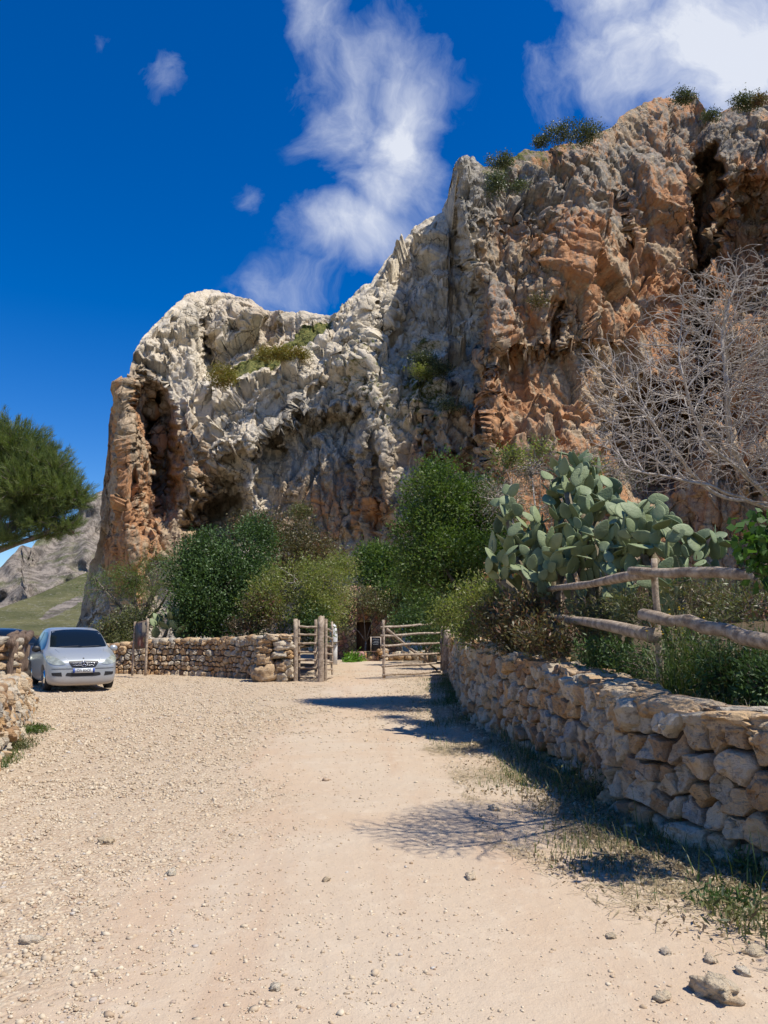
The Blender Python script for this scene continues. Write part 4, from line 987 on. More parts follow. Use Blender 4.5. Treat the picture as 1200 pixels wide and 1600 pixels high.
# ------------------------------------------------------------------ bare fig tree by space colonisation
def bare_tree():
    rg = np.random.default_rng(500)
    base = np.array([4.0, 6.9, .85])
    D0 = 6.6
    ell = [B(1130, 560, 5.7, 150, 150, .8), B(1010, 645, 5.5, 100, 95, .7), B(1220, 620, 5.8, 130, 190, .8), B(1050, 710, 5.5, 120, 62, .7), B(1150, 470, 5.9, 90, 80, .6), B(1310, 560, 5.9, 120, 180, .8), B(955, 590, 5.5, 52, 60, .4), B(925, 560, 5.6, 28, 40, .3), B(960, 690, 5.4, 50, 50, .4)]
    A = []
    nA = 21000
    w_ = np.array([e[3]*e[4]*e[5] for e in ell]); k = rg.choice(len(ell), nA, p=w_/w_.sum())
    d = rg.normal(size=(nA, 3)); d /= np.linalg.norm(d, axis=1)[:, None]; E = np.array(ell)[k]
    A = E[:, :3] + d*(rg.random(nA)**.42)[:, None]*E[:, 3:6]
    A = A[A[:, 2] > 2.0]
    nodes = []; par = []
    def limb(a, pts):
        i = a
        for q in pts:
            q = np.array(q); s_ = nodes[i] if i >= 0 else base
            L = np.linalg.norm(q-s_); nn = max(1, int(L/.09))
            for t_ in range(1, nn+1):
                nodes.append(s_ + (q-s_)*t_/nn + rg.normal(0, .008, 3)); par.append(i); i = len(nodes)-1
        return i
    nodes.append(base); par.append(-1)
    f = limb(0, [P(1275, 880, 6.8), P(1225, 800, 6.4)])
    a = limb(f, [P(1170, 745, 6.1), P(1140, 690, 5.9), P(1132, 600, 5.7), P(1128, 520, 5.8), P(1150, 440, 5.9)])
    b = limb(f, [P(1205, 720, 6.1), P(1235, 600, 5.9), P(1240, 500, 5.9)])
    c = limb(f, [P(1110, 770, 5.9), P(1050, 700, 5.6), P(1010, 650, 5.5)])
    d2 = limb(f, [P(1160, 740, 5.7), P(1100, 690, 5.3), P(1070, 610, 5.2)])
    limb(f, [P(1225, 790, 6.2), P(1300, 700, 6.1), P(1340, 600, 6.1)])
    limb(f, [P(1120, 765, 5.6), P(1050, 745, 5.3), P(985, 735, 5.2)])
    step = .052; alive = np.ones(len(A), bool)
    for it in range(60):
        N = np.array(nodes); kd = kdtree.KDTree(len(N))
        for i, q in enumerate(N): kd.insert(q, i)
        kd.balance()
        acc = {}
        idx = np.nonzero(alive)[0]
        for j in idx:
            co_, i, ds = kd.find(A[j])
            if ds < .055: alive[j] = False; continue
            if ds > 1.1: continue
            v = A[j]-N[i]; v = v/ds
            if i in acc: acc[i] = acc[i]+v
            else: acc[i] = v
        if not acc: break
        for i, v in acc.items():
            prev = nodes[i]-nodes[par[i]] if par[i] >= 0 else np.array([0, 0, 1.])
            prev = prev/(np.linalg.norm(prev)+1e-9)
            v = v/(np.linalg.norm(v)+1e-9) + prev*.95 + np.array([0, 0, .20]) + rg.normal(0, .13, 3)
            v /= np.linalg.norm(v)+1e-9
            nodes.append(nodes[i] + v*step); par.append(i)
    N = np.array(nodes); par_ = np.array(par); n_ = len(N)
    w2 = np.zeros(n_); ch = [[] for _ in range(n_)]
    for i in range(1, n_): ch[par_[i]].append(i)
    for i in range(n_-1, -1, -1):
        if not ch[i]: w2[i] = .0019**3.0
        if par_[i] >= 0: w2[par_[i]] += w2[i]
    r = np.minimum(w2**(1/3.0), .042)
    # chains
    mb = MB(); big = MB()
    stack = [(0, ch[0][0])] if ch[0] else []
    starts = [(0, c_) for c_ in ch[0]]
    while starts:
        p0, c0 = starts.pop(); chain = [p0, c0]; cur = c0
        while ch[cur]:
            kids = sorted(ch[cur], key=lambda k_: -w2[k_]); starts += [(cur, k_) for k_ in kids[1:]]; cur = kids[0]; chain.append(cur)
        pts = N[chain]; rr = r[chain].copy(); rr[0] = min(rr[0], rr[1]*1.3)
        if len(pts) < 3 and rg.random() < .15: continue
        if len(pts) > 2:
            sm = pts.copy(); sm[1:-1] = pts[1:-1]*.5 + (pts[:-2]+pts[2:])*.25; pts = sm
        tgt = big if rr[1] > .02 else mb
        tgt.tube(pts, rr, 8 if rr[1] > .02 else 5 if rr[1] > .008 else 4, .5, False, .12)
    root = empty('bare_tree', tuple(base)); tag(root, 'leafless grey tree with a dense tangle of twigs behind the log rail', 'tree')
    mb.build('twigs', M['bark_pale'], root, True); big.build('trunk', M['bark_pale'], root, True)
bare_tree()

# ------------------------------------------------------------------ prickly pears
m, n = new_mat('cactus_pad'); p = n.pos(obj=True); oi = n.new('ShaderNodeObjectInfo').outputs['Random']
c = n.mix(n.rng(n.noise(n.pos(), 5, 5, .6), .3, .7), (.13, .17, .085), (.23, .27, .145))
c = n.mix(n.math('MULTIPLY', oi, .55), c, (.26, .31, .13))
c = n.mix(n.math('MULTIPLY', n.rng(n.noise(n.pos(), 13, 5, .7), .62, .72), .6), c, (.32, .27, .15))
dots = n.rng(n.voro(p, 22, 'F1', 0, .35), .16, .08)
c = n.mix(n.math('MULTIPLY', dots, .6), c, (.07, .075, .04))
n.put(n.b.inputs['Base Color'], c); n.b.inputs['Roughness'].default_value = .58; n.b.inputs['Specular IOR Level'].default_value = .35
n.put(n.b.inputs['Normal'], n.bump(n.math('ADD', dots, n.math('MULTIPLY', n.noise(p, 12, 3), 1.5)), .5, .012)); M['pad'] = m
M['cactus_trunk'] = bark_mat('cactus_trunk', (.13, .10, .06), (.26, .22, .15), (6, 6, 6))
def pad_mesh(seed, nr=15, ns=16):
    rg = np.random.default_rng(seed)
    t = (1-np.cos(np.linspace(0, math.pi, nr)))/2
    w_ = .31*np.sin(math.pi*np.clip(t, 0, 1)**.72)**.62 + .0
    w_ = np.where(t < .12, np.minimum(w_, .10+.9*t), w_)
    th = .052*np.sin(math.pi*np.clip(t, .0, 1)**.6)**.5
    w_[0] = .03; th[0] = .03; w_[-1] = .004; th[-1] = .004
    an = np.arange(ns)/ns*2*math.pi
    bend = rg.normal(0, .10); tw = rg.normal(0, .25)
    V = np.stack([np.cos(an)[None]*w_[:, None]*(1+.04*np.sin(3*an+seed))[None], np.sign(np.sin(an))[None]*np.abs(np.sin(an))[None]**.8*th[:, None], np.repeat(t[:, None], ns, 1)], -1)
    V[..., 1] += bend*(t[:, None]**2) + tw*V[..., 0]*t[:, None]*.5 + .10*V[..., 0]**2*(1 if seed % 2 else -1)
    me_V = V.reshape(-1, 3); F = grid_faces(nr, ns, True)
    capn = np.array([[0, 0, 0]]); 
    o = mesh_np('pad', me_V, F, M['pad'], None, None, True); me = o.data; bpy.data.objects.remove(o); return me
PADS = [pad_mesh(i) for i in range(7)]
def prickly(label, base, ell, npad, L0, seed, trunks=3):
    rg = np.random.default_rng(seed)
    root = empty('prickly_pear', base); tag(root, label, 'cactus')
    pads = []   # (p0, dir, normal, L)
    w_ = np.array([e[3]*e[5] for e in ell]); k = rg.choice(len(ell), 500, p=w_/w_.sum()); E = np.array(ell)[k]
    d = rg.normal(size=(500, 3)); d /= np.linalg.norm(d, axis=1)[:, None]
    A = E[:, :3] + d*(rg.random(500)**.33)[:, None]*E[:, 3:6]
    cen = np.array([e[:3] for e in ell])
    mb = MB()
    tips = []
    for c in cen:
        st = np.array(base) + rg.normal(0, .12, 3)*(1, 1, 0)
        bt = c - np.array([0, 0, .25]); md = st*.5+bt*.5 + rg.normal(0, .08, 3)
        mb.tube([st-(0, 0, .1), md, bt], [.075, .065, .05], 8, .5, True, .2)
        tips.append(bt); tips.append(md)
    mb.build('trunk', M['cactus_trunk'], root, True)
    T0 = [(t, np.array([0, 0, 1.])) for t in tips]
    tries = 0
    while len(pads) < npad and tries < 9000:
        tries += 1
        a = A[rg.integers(len(A))]
        # nearest growth point
        cand = [(t, dr, None) for t, dr in T0] + [(p0 + dr*L*.93, dr, nm) for p0, dr, nm, L in pads]
        P0 = np.array([c[0] for c in cand]); i = int(np.argmin(((P0-a)**2).sum(1)+rg.random(len(P0))*.03))
        p0, dr, nm = cand[i]
        v = a-p0; dist = np.linalg.norm(v)
        if dist < L0*.35: continue
        v = v/dist*1.0 + dr*.7 + np.array([0, 0, .62]) + rg.normal(0, .22, 3); v /= np.linalg.norm(v)
        L = L0*rg.uniform(.75, 1.15)
        nn = (nm if nm is not None else rg.normal(size=3)) + rg.normal(0, .75, 3)
        if nm is not None:
            side = np.cross(nm, dr); p0 = p0 + side*rg.uniform(-.22, .22)*L
        nn = nn - v*(nn@v); nn /= np.linalg.norm(nn)
        mid = p0+v*L*.5
        if pads and np.min(np.linalg.norm(np.array([q[0]+q[1]*q[3]*.5 for q in pads])-mid, axis=1)) < L0*.30: continue
        # keep to the envelope
        tip = p0+v*L
        if min((((tip-e[:3])/(np.array(e[3:6])+.12))**2).sum() for e in np.array(ell)) > 1.1: continue
        pads.append((p0, v, nn, L))
    for p0, v, nn, L in pads:
        o = bpy.data.objects.new('pad', PADS[rg.integers(7)]); COL.objects.link(o); o.parent = root
        x = np.cross(nn, v)
        wd = rg.uniform(.92, 1.25)
        Mx = Matrix(((x[0]*L*wd, nn[0]*L, v[0]*L, p0[0]-base[0]), (x[1]*L*wd, nn[1]*L, v[1]*L, p0[1]-base[1]), (x[2]*L*wd, nn[2]*L, v[2]*L, p0[2]-base[2]), (0, 0, 0, 1)))
        o.matrix_local = Mx
    return root
prickly('broad left-hand clump of grey-green prickly pear pads leaning over the shade plants', (2.75, 11.6, 1.0),
        [B(805, 845, 11.5, 38, 50, .5), B(840, 890, 11.3, 66, 44, .6), B(785, 880, 11.4, 30, 32, .4), B(860, 830, 11.6, 46, 46, .6), B(793, 788, 11.6, 22, 28, .3)], 100, .275, 601)
prickly('tallest prickly pear clump with upright pads rising in the middle above the log rail', (3.2, 11.0, 1.0),
        [B(905, 765, 11.4, 36, 36, .4), B(925, 825, 11.1, 62, 50, .6), B(950, 890, 10.6, 62, 44, .6), B(885, 745, 11.3, 24, 20, .3), B(905, 930, 10.8, 44, 36, .5)], 100, .285, 602)
prickly('sunlit pale prickly pear behind the bare twigs and the right part of the log rail', (3.9, 9.8, 1.0),
        [B(1005, 835, 10.0, 46, 50, .5), B(1060, 865, 9.6, 56, 42, .5), B(1112, 870, 9.4, 30, 40, .4), B(995, 805, 10.2, 30, 30, .3), B(1040, 925, 9.0, 60, 40, .5)], 100, .275, 603)
prickly('low front cluster of prickly pear pads crowding the left end of the upper log rail', (2.9, 10.6, 1.0),
        [B(890, 870, 10.7, 46, 46, .4), B(850, 905, 10.9, 40, 34, .4), B(975, 860, 10.2, 50, 50, .4), B(960, 935, 9.8, 40, 26, .3)], 100, .275, 605)
prickly('rear prickly pear pads filling the gap between the left clump and the tall clump', (2.6, 11.9, 1.0),
        [B(845, 850, 12.0, 60, 60, .4), B(800, 900, 11.9, 44, 46, .4), B(770, 870, 11.9, 22, 40, .3), B(905, 800, 12.0, 46, 50, .4)], 40, .32, 606)
prickly('topmost prickly pear pads standing upright above all the other clumps', (3.3, 11.8, 1.0),
        [B(893, 735, 11.9, 44, 26, .4), B(930, 790, 11.8, 50, 40, .4), B(870, 775, 11.9, 34, 34, .4), B(985, 820, 11.6, 40, 36, .4)], 84, .33, 607)
prickly('small prickly pear growing above the back left wall beside the notice board', (-7.8, 27.9, .8),
        [B(262, 972, 27.6, 22, 20, .4), B(282, 985, 27.6, 18, 22, .4), B(245, 985, 27.6, 14, 16, .3)], 42, .42, 604)

# ------------------------------------------------------------------ log rails, gate, stile
def rail(root, a, b, ra, rb, mat, seed, name='rail', sag=.01, n=10, rough=.12):
    rg = np.random.default_rng(seed); a = np.array(list(a)); b = np.array(list(b)); k = 9
    t = np.linspace(0, 1, k)[:, None]
    pts = a*(1-t)+b*t + rg.normal(0, sag, (k, 3)); pts[0] = a; pts[-1] = b
    pts[:, 2] += (sag*1.5*np.sin(np.linspace(0, 9, k)+seed))
    mb = MB(); mb.tube(pts, (ra*(1-t)+rb*t).ravel()*(1+rg.normal(0, .05, k)), n, .5, True, rough, seed)
    return mb.build(name, mat, root, True)
lf = empty('log_fence', tuple(G(1020, 1200))[:2] + (.9,)); lf.location = (2.9, 6.6, .9)
tag(lf, 'rustic fence of thick peeled logs among weeds and prickly pear above the right wall', 'fence')
rail(lf, P(858, 922, 10.9), P(1020, 896, 7.5), .038, .054, M['wood'], 1, sag=.006)
rail(lf, P(985, 893, 7.66), P(1172, 897, 6.4), .045, .050, M['wood'], 2, sag=.006)
rail(lf, P(864, 962, 10.9), P(1024, 992, 7.5), .048, .072, M['wood'], 3, sag=.006)
rail(lf, P(1003, 958, 7.66), P(1230, 1008, 5.9), .058, .064, M['wood'], 4, sag=.008)
q = P(871, 880, 11.0); rail(lf, (q.x, q.y, .8), q, .035, .03, M['wood'], 5, 'post', .008)
q = P(1022, 874, 7.62); rail(lf, (q.x, q.y, .8), q, .036, .03, M['wood'], 6, 'post', .008)

gt = empty('log_gate', (.9, 24.8, 0)); tag(gt, 'open six-rail gate of peeled logs with a diagonal brace across the track', 'gate')
DL, DR = 24.0, 25.8
lv = [980.6, 994, 1009, 1024.5, 1041, 1055]; rv = [974, 988.5, 1004.6, 1021, 1036, 1050]
for i in range(6): rail(gt, P(594+[1, 1, 2, 3, 3, 4][i], lv[i], DL-.06), P(688, rv[i], DR-.06), .040, .032, M['wood'], 20+i, sag=.005, n=8)
rail(gt, P(600, 1059, DL), P(599, 969, DL), .045, .042, M['wood'], 30, 'upright', .006)
rail(gt, P(690, 1048, DR), P(690, 978, DR), .042, .038, M['wood'], 31, 'upright', .006)
rail(gt, P(604, 983, DL+.08), P(683, 1047, DR+.08), .045, .035, M['wood'], 32, 'brace', .012)
gp = empty('gate_post', tuple(G(699, 1053))); tag(gp, 'rough split timber hinge post at the right of the log gate against the wall end', 'post')
mb = MB(); c = P(699, 1012, 25.7); mb.tube([(c.x, c.y, -.1), (c.x-.03, c.y, .6), (c.x+.02, c.y, 1.2), (c.x-.04, c.y, 1.66)], [.16, .15, .15, .09], 9, .4, True, .45, 4)
mb.build('gate_post_log', M['wood'], gp)
st = empty('ladder_stile', (-2.2, 23.6, 0)); tag(st, 'wooden ladder-like stile of square posts and round rungs beside the boulder wall end', 'stile')
def post(root, u, vt, vb, D, wd, dp, mat, seed, name='post', lean=0):
    a = P(u, vb, D); b = P(u+lean, vt, D); rg = np.random.default_rng(seed)
    zs = np.linspace(a.z-.05, b.z, 7); rings = []
    for i, z in enumerate(zs):
        t = i/6; x = a.x*(1-t)+b.x*t; j = rg.normal(0, .006, 2)
        for sx, sy in ((-1, -1), (-.2, -1.05), (1, -1), (1.05, .1), (1, 1), (-1, 1)):
            rings.append((x + sx*wd/2 + j[0], D + sy*dp/2 + j[1], z + (rg.normal(0, .012) if i == 6 else 0)))
    V = np.array(rings); F = grid_faces(7, 6, True); mb = MB(); mb.add(V, F, .5)
    k = 36; mb.F[3].append(np.array([[k, k+1, k+2], [k, k+2, k+3], [k, k+3, k+4], [k, k+4, k+5]]))
    return mb.build(name, mat, root)
post(st, 462, 967, 1062, 23.15, .12, .10, M['wood'], 1); post(st, 467.5, 969, 1060, 23.45, .07, .07, M['wood'], 2, lean=-1)
post(st, 493.5, 968, 1058, 23.5, .085, .07, M['wood'], 3); post(st, 501, 963, 1065, 22.95, .17, .15, M['wood'], 4, lean=1)
post(st, 508.5, 967, 1063, 23.15, .085, .09, M['wood'], 5, lean=1)
for i, v in enumerate([979, 991.5, 1005.5, 1018.5, 1031.5, 1044, 1058]):
    rail(st, P(465, v, 23.42), P(495, v+1-(i % 3)*.6, 23.45), .033, .030, M['wood'], 50+i, 'rung', .003, 8)
    rail(st, P(507, v+2, 23.3), P(519.5, v+8-(i*1.2), 24.6), .030, .030, M['wood'], 60+i, 'rung', .003, 8)
post(st, 519, 972, 1052, 24.65, .06, .06, M['wood'], 6)
wp = empty('whitewashed_pillar', tuple(G(521, 1039))); tag(wp, 'narrow round-topped whitewashed pillar just right of the ladder stile', 'pillar')
M['white'] = simple('whitewash', (.62, .62, .60), .85, bump=.3, bscale=14, var=.12)
c = G(521, 1039); mb = MB(); mb.tube([(c.x, c.y, -.1), (c.x, c.y, .6), (c.x, c.y, 1.2), (c.x-.03, c.y, 1.62), (c.x-.08, c.y, 1.76)], [.17, .165, .16, .15, .07], 12, .5, True, .06)
mb.build('pillar_shaft', M['white'], wp, True)

# hut wall, planter and chalkboard behind the gateway
hut = empty('stone_hut', (-1.4, 40, 0)); tag(hut, 'rough brown stone hut behind the gateway, half covered by creeper', 'hut')
m, n = new_mat('rough_masonry'); p = n.pos(); v_ = n.voro(n.vmath('ADD', p, n.vmath('MULTIPLY', n.noise(p, 3, 3, out=1), (.3, .3, .3))), 4.5, 'DISTANCE_TO_EDGE'); vc = n.voro(n.vmath('ADD', p, n.vmath('MULTIPLY', n.noise(p, 3, 3, out=1), (.3, .3, .3))), 4.5, 'F1', 1)
c = n.mix(.35, n.mix(n.rng(n.noise(p, 2.2, 6, .65), .35, .65), (.26, .16, .085), (.44, .31, .18)), vc, 'SOFT_LIGHT'); c = n.mix(n.rng(v_, .0, .09, 1, 0), c, (.13, .09, .06))
n.put(n.b.inputs['Base Color'], c); n.b.inputs['Roughness'].default_value = .92; n.put(n.b.inputs['Normal'], n.bump(n.math('ADD', n.rng(v_, 0, .12), n.noise(p, 12, 5)), .8, .08)); M['masonry'] = m
M['dark'] = simple('dark_interior', (.02, .016, .012), .9)
M['doorwood'] = bark_mat('brown_planks', (.10, .05, .025), (.20, .11, .055), (12, 12, 1), .8, .4)
mb = MB(); xa, xb = P(504, 1000, 39.5).x, P(628, 1000, 39.5).x; zt = P(560, 915, 39.5).z
wx0, wx1, wz0, wz1 = P(515, 0, 39.5).x, P(522, 0, 39.5).x, P(0, 946, 39.5).z, P(0, 936, 39.5).z
dx0, dx1, dz1 = P(562, 0, 39.5).x, P(582, 0, 39.5).x, P(0, 972, 39.5).z
def slab(x0, x1, z0, z1): mb.box(((x0+x1)/2, 40.0, (z0+z1)/2), (x1-x0, 1.0, z1-z0))
slab(xa, wx0, -.2, zt); slab(wx1, dx0, -.2, zt+.002); slab(dx1, xb, -.2, zt-.1); slab(wx0, wx1, -.2, wz0); slab(wx0, wx1, wz1, zt-.004); slab(dx0, dx1, dz1, zt-.006)
mb.build('wall', M['masonry'], hut)
mb = MB(); mb.box(((dx0+dx1)/2, 39.9, dz1/2), (dx1-dx0, .06, dz1)); mb.build('door', M['doorwood'], hut)
mb = MB(); mb.box(((wx0+wx1)/2, 40.2, (wz0+wz1)/2), (wx1-wx0, .05, wz1-wz0)); mb.build('window', M['dark'], hut)
mb = MB(); mb.box(((xa+xb)/2, 43.2, zt/2-.1), (xb-xa-.02, 5.4, zt-.24)); mb.build('rear_block', M['masonry'], hut)
pt = empty('planter_wall', (-1.3, 37.2, 0)); tag(pt, 'low brown plastered planter wall with a rubble stone end behind the gateway', 'planter')
mb = MB(); x0, x1 = P(553, 0, 37.2).x, P(593, 0, 37.2).x; zt = P(0, 1018, 37.2).z
mb.box(((x0+x1)/2, 37.4, zt/2-.05), (x1-x0, .6, zt+.1)); mb.build('planter_body', M['masonry'], pt)
mb = MB(); rg = np.random.default_rng(9)
for i in range(26): rock(mb, (P(592, 0, 37.2).x + rg.uniform(0, .42), 37.05 + rg.random()*.4, rg.uniform(0, .52)), (.13, .13, .09), rotm(0, 0, rg.random()*6), 2, i*1.3, 3, .15, rg.random())
mb.build('rubble_end', M['stone_pale'], pt)
ch = empty('chalkboard', (P(588, 0, 37.0).x, 37.05, zt)); tag(ch, 'small black chalkboard with a pale wooden frame standing on the planter wall', 'chalkboard')
M['black'] = simple('black_board', (.012, .013, .018), .7); M['chalk'] = simple('chalk', (.45, .50, .55), .9); M['palewood'] = simple('pale_frame', (.52, .42, .32), .7)
x0, x1, z0, z1 = P(582, 0, 37).x, P(595.5, 0, 37).x, zt, P(0, 995, 37).z
mb = MB(); mb.box(((x0+x1)/2, 37.05, (z0+z1)/2+.02), (x1-x0-.06, .03, z1-z0-.03), a=.5); mb.build('board', M['black'], ch)
mb = MB()
for x in (x0, x1): mb.box((x, 37.03, (z0+z1)/2), (.045, .05, z1-z0))
mb.box(((x0+x1)/2, 37.03, z1-.02), (x1-x0-.046, .046, .035)); mb.build('frame', M['palewood'], ch)
mb = MB(); rg = np.random.default_rng(3)
for i, (fz, wf, n_) in enumerate([(.90, .6, 5), (.80, .66, 6), (.66, .34, 3), (.59, .7, 7), (.49, .5, 5)]):
    xs_ = np.linspace(-.5, .5, n_+1)*wf*(x1-x0)
    for k_ in range(n_):
        a_, b_ = xs_[k_]+.008, xs_[k_+1]-.006
        zc = z0+(z1-z0)*fz
        mb.tube([((x0+x1)/2+a_, 37.03, zc+rg.normal(0, .008)), ((x0+x1)/2+(a_+b_)/2, 37.03, zc+rg.normal(0, .014)), ((x0+x1)/2+b_, 37.03, zc+rg.normal(0, .008))], .007, 4, .5)
mb.build('chalk_strokes', M['chalk'], ch)
rb = empty('rubble_wall', (2.2, 37.5, 0)); tag(rb, 'very low row of pale rubble stones seen through the bars of the log gate', 'stone wall')
mb = MB(); rg = np.random.default_rng(12)
for i in range(130):
    u = rg.uniform(612, 706); hh = .25+.55*max(0, (u-660)/46)
    c = P(u, 1020, 38); rock(mb, (c.x, 37.6+rg.random()*.6, .08+rg.random()*hh), (.24*rg.uniform(.6, 1.2), .2, .14), rotm(rg.normal(0, .2), rg.normal(0, .2), rg.random()*6), 2, i*1.1, 3, .18, rg.random())
mb.build('rubble', M['stone_pale'], rb)

# fan palm in the shade
pm = empty('fan_palm', (2.2, 35.5, 0)); tag(pm, 'fan palm with arching green fronds in the shade seen above the log gate', 'palm')
mb = MB(); tb = MB(); rg = np.random.default_rng(21); b0 = np.array([2.2, 35.5, .9]); tb.tube([(2.2, 35.5, -.1), b0], [.22, .18], 8)
for i in range(26):
    az = rg.random()*6.28; el = rg.uniform(.1, 1.2); d = np.array([math.cos(az)*math.cos(el), math.sin(az)*math.cos(el), math.sin(el)]); tip = b0 + d*rg.uniform(.7, 1.1); tb.tube([b0, b0*.5+tip*.5+(0, 0, .06), tip], .015, 4)
    sd_ = np.cross(d, (0, 0, 1)); sd_ /= np.linalg.norm(sd_)
    for k_ in range(15):
        an = (k_-7)/7*1.15; q = d*math.cos(an)+sd_*math.sin(an) - np.array([0, 0, .25*abs(an)]); L = .62*math.cos(an*.6); wv = np.cross(q, d if abs(an) > .05 else sd_); wv = sd_*math.cos(an)-d*math.sin(an); wv = wv*.022
        mb.add(np.array([tip, tip+q*L*.5+wv, tip+q*L, tip+q*L*.5-wv]), np.array([[0, 1, 2, 3]]), rg.random())
mb.build('frond', M['lf_pepper'], pm); tb.build('trunk', M['bark'], pm)

# notice board by the back wall
nb = empty('notice_board', (G(218, 1056).x, G(218, 1056).y, 0)); tag(nb, 'tall notice board on two thin wooden legs with a dark purple poster beside the car', 'notice board')
Dn = 25.0
rail(nb, P(206.5, 1056, Dn+.5), P(211, 971, Dn+.5), .04, .035, M['wood'], 70, 'leg', .004, 8); rail(nb, P(227, 1056, Dn), P(231, 966, Dn), .045, .045, M['wood'], 71, 'leg', .004, 8)
a_, b_ = P(211.5, 975, Dn+.45), P(228, 971, Dn+.05); c_, d_ = P(211, 1013, Dn+.45), P(227, 1012, Dn+.05)
def quadslab(name, pts, th, mat, root):
    V = np.array([list(q) for q in pts]); nn = np.cross(V[1]-V[0], V[3]-V[0]); nn /= np.linalg.norm(nn)
    V = np.concatenate([V, V+nn*th]); mb = MB(); mb.add(V, np.array([(0, 1, 2, 3), (7, 6, 5, 4), (0, 4, 5, 1), (1, 5, 6, 2), (2, 6, 7, 3), (3, 7, 4, 0)])); return mb.build(name, mat, root)
m, n = new_mat('poster'); tc = n.new('ShaderNodeTexCoord').outputs['Generated']; sx = n.new('ShaderNodeSeparateXYZ'); n.l.new(tc, sx.inputs[0])
X_, Z_ = sx.outputs[0], sx.outputs[2]
nz = n.noise(n.vmath('MULTIPLY', tc, (5, 1, 3)), 2, 5)
c = n.mix(n.rng(nz, .4, .6), (.035, .028, .032), (.10, .08, .075))
def box_(x0, x1, z0, z1, s=.06):
    f = n.math('MULTIPLY', n.rng(X_, x0-s, x0+s), n.rng(X_, x1+s, x1-s)); return n.math('MULTIPLY', f, n.math('MULTIPLY', n.rng(Z_, z0-s, z0+s), n.rng(Z_, z1+s, z1-s)))
c = n.mix(box_(.62, .95, .60, .98, .03), c, (.22, .18, .13)); c = n.mix(n.math('MULTIPLY', n.rng(nz, .35, .55), box_(.25, .85, .05, .42)), c, (.16, .02, .035)); c = n.mix(box_(.44, .54, .10, .30, .03), c, (.42, .27, .27)); c = n.mix(box_(.72, .9, .24, .42, .04), c, (.24, .18, .09))
n.put(n.b.inputs['Base Color'], c); n.b.inputs['Roughness'].default_value = .45; M['poster'] = m
quadslab('poster', [a_, b_, d_, c_], .02, M['poster'], nb)
off = Vector((-.02, .05, 0)); quadslab('backing_panel', [a_+off+Vector((0, 0, .05)), b_+off+Vector((0, 0, .05)), d_+off-Vector((0, 0, .03)), c_+off-Vector((0, 0, .03))], .03, M['wood_dark'], nb)

# log railing at the left
lr = empty('log_railing', (-6.6, 14.6, .5)); tag(lr, 'dark brown railing of rough split logs between the stone pier and the silver car', 'railing')
rail(lr, P(17, 1003, 13.6), P(47, 992, 16.6), .075, .085, M['wood_dark'], 80, 'rail', .02)
rail(lr, P(14, 993, 14.2), P(40, 990, 16.8), .05, .05, M['wood_dark'], 81, 'rail', .02)
for i, (u0_, u1_, vb_, D_) in enumerate([(25, 19, 1068, 14.0), (31, 25, 1064, 14.8), (37, 33, 1054, 15.6), (42, 39, 1047, 16.2), (21, 13, 1068, 13.7)]):
    rail(lr, P(u1_, vb_, D_), P(u0_, 1001 - i*1.2, D_+.05), .055, .05, M['wood_dark'], 83+i, 'post', .012, 9, .3)
cl = empty('cut_log', tuple(P(8, 1076, 12.2))); tag(cl, 'short sawn log with an orange cut end lying on the left wall', 'log')
M['cut'] = simple('cut_end', (.50, .27, .12), .8, var=.2, vscale=9)
mb = MB(); q = P(11, 1076, 11.9); mb.tube([q + Vector((-1.0, .35, -.04)), q], [.115, .11], 14, .5, True, .05); mb.build('log_stem', M['wood_dark'], cl, True)
mb = MB(); mb.tube([q, q + Vector((.01, -.0035, 0))], [.104, .104], 14, .5, True); mb.build('cut_end', M['cut'], cl)

# ------------------------------------------------------------------ cars
def paint(name, col, metal=.6, rough=.32):
    m, n = new_mat(name); n.b.inputs['Base Color'].default_value = (*col, 1); n.b.inputs['Metallic'].default_value = metal
    n.b.inputs['Roughness'].default_value = rough; n.b.inputs['Coat Weight'].default_value = .6; n.b.inputs['Coat Roughness'].default_value = .12
    p = n.pos(obj=True); dz = n.new('ShaderNodeSeparateXYZ'); n.l.new(p, dz.inputs[0])
    dust = n.math('MULTIPLY', n.rng(n.math('ADD', dz.outputs[2], n.math('MULTIPLY', n.noise(p, 3, 4), .4)), .75, .25), .75)
    n.put(n.b.inputs['Base Color'], n.mix(dust, col, (.36, .29, .22))); n.put(n.b.inputs['Roughness'], n.rng(dust, 0, 1, rough, .8)); n.put(n.b.inputs['Metallic'], n.rng(dust, 0, 1, metal, 0))
    return m
M['silver'] = paint('silver_paint', (.36, .385, .40), .30, .36); M['darkpaint'] = paint('dark_paint', (.012, .014, .018), .0, .45)
M['glass'] = simple('car_glass', (.006, .010, .014), .10, var=0, spec=.35); M['plastic'] = simple('black_plastic', (.015, .015, .016), .5, var=0); M['chrome'] = simple('chrome', (.72, .73, .75), .15, 1, var=0)
M['lamp'] = simple('headlight_glass', (.42, .44, .36), .12, .3, var=.3, vscale=9, spec=.8, coat=.5); M['tyre'] = simple('tyre_rubber', (.02, .019, .018), .85); M['plate'] = simple('plate_white', (.66, .68, .68), .4, var=0); M['plateblue'] = simple('plate_blue', (.02, .07, .36), .4, var=0)
M['seat'] = simple('car_interior', (.04, .042, .05), .8)
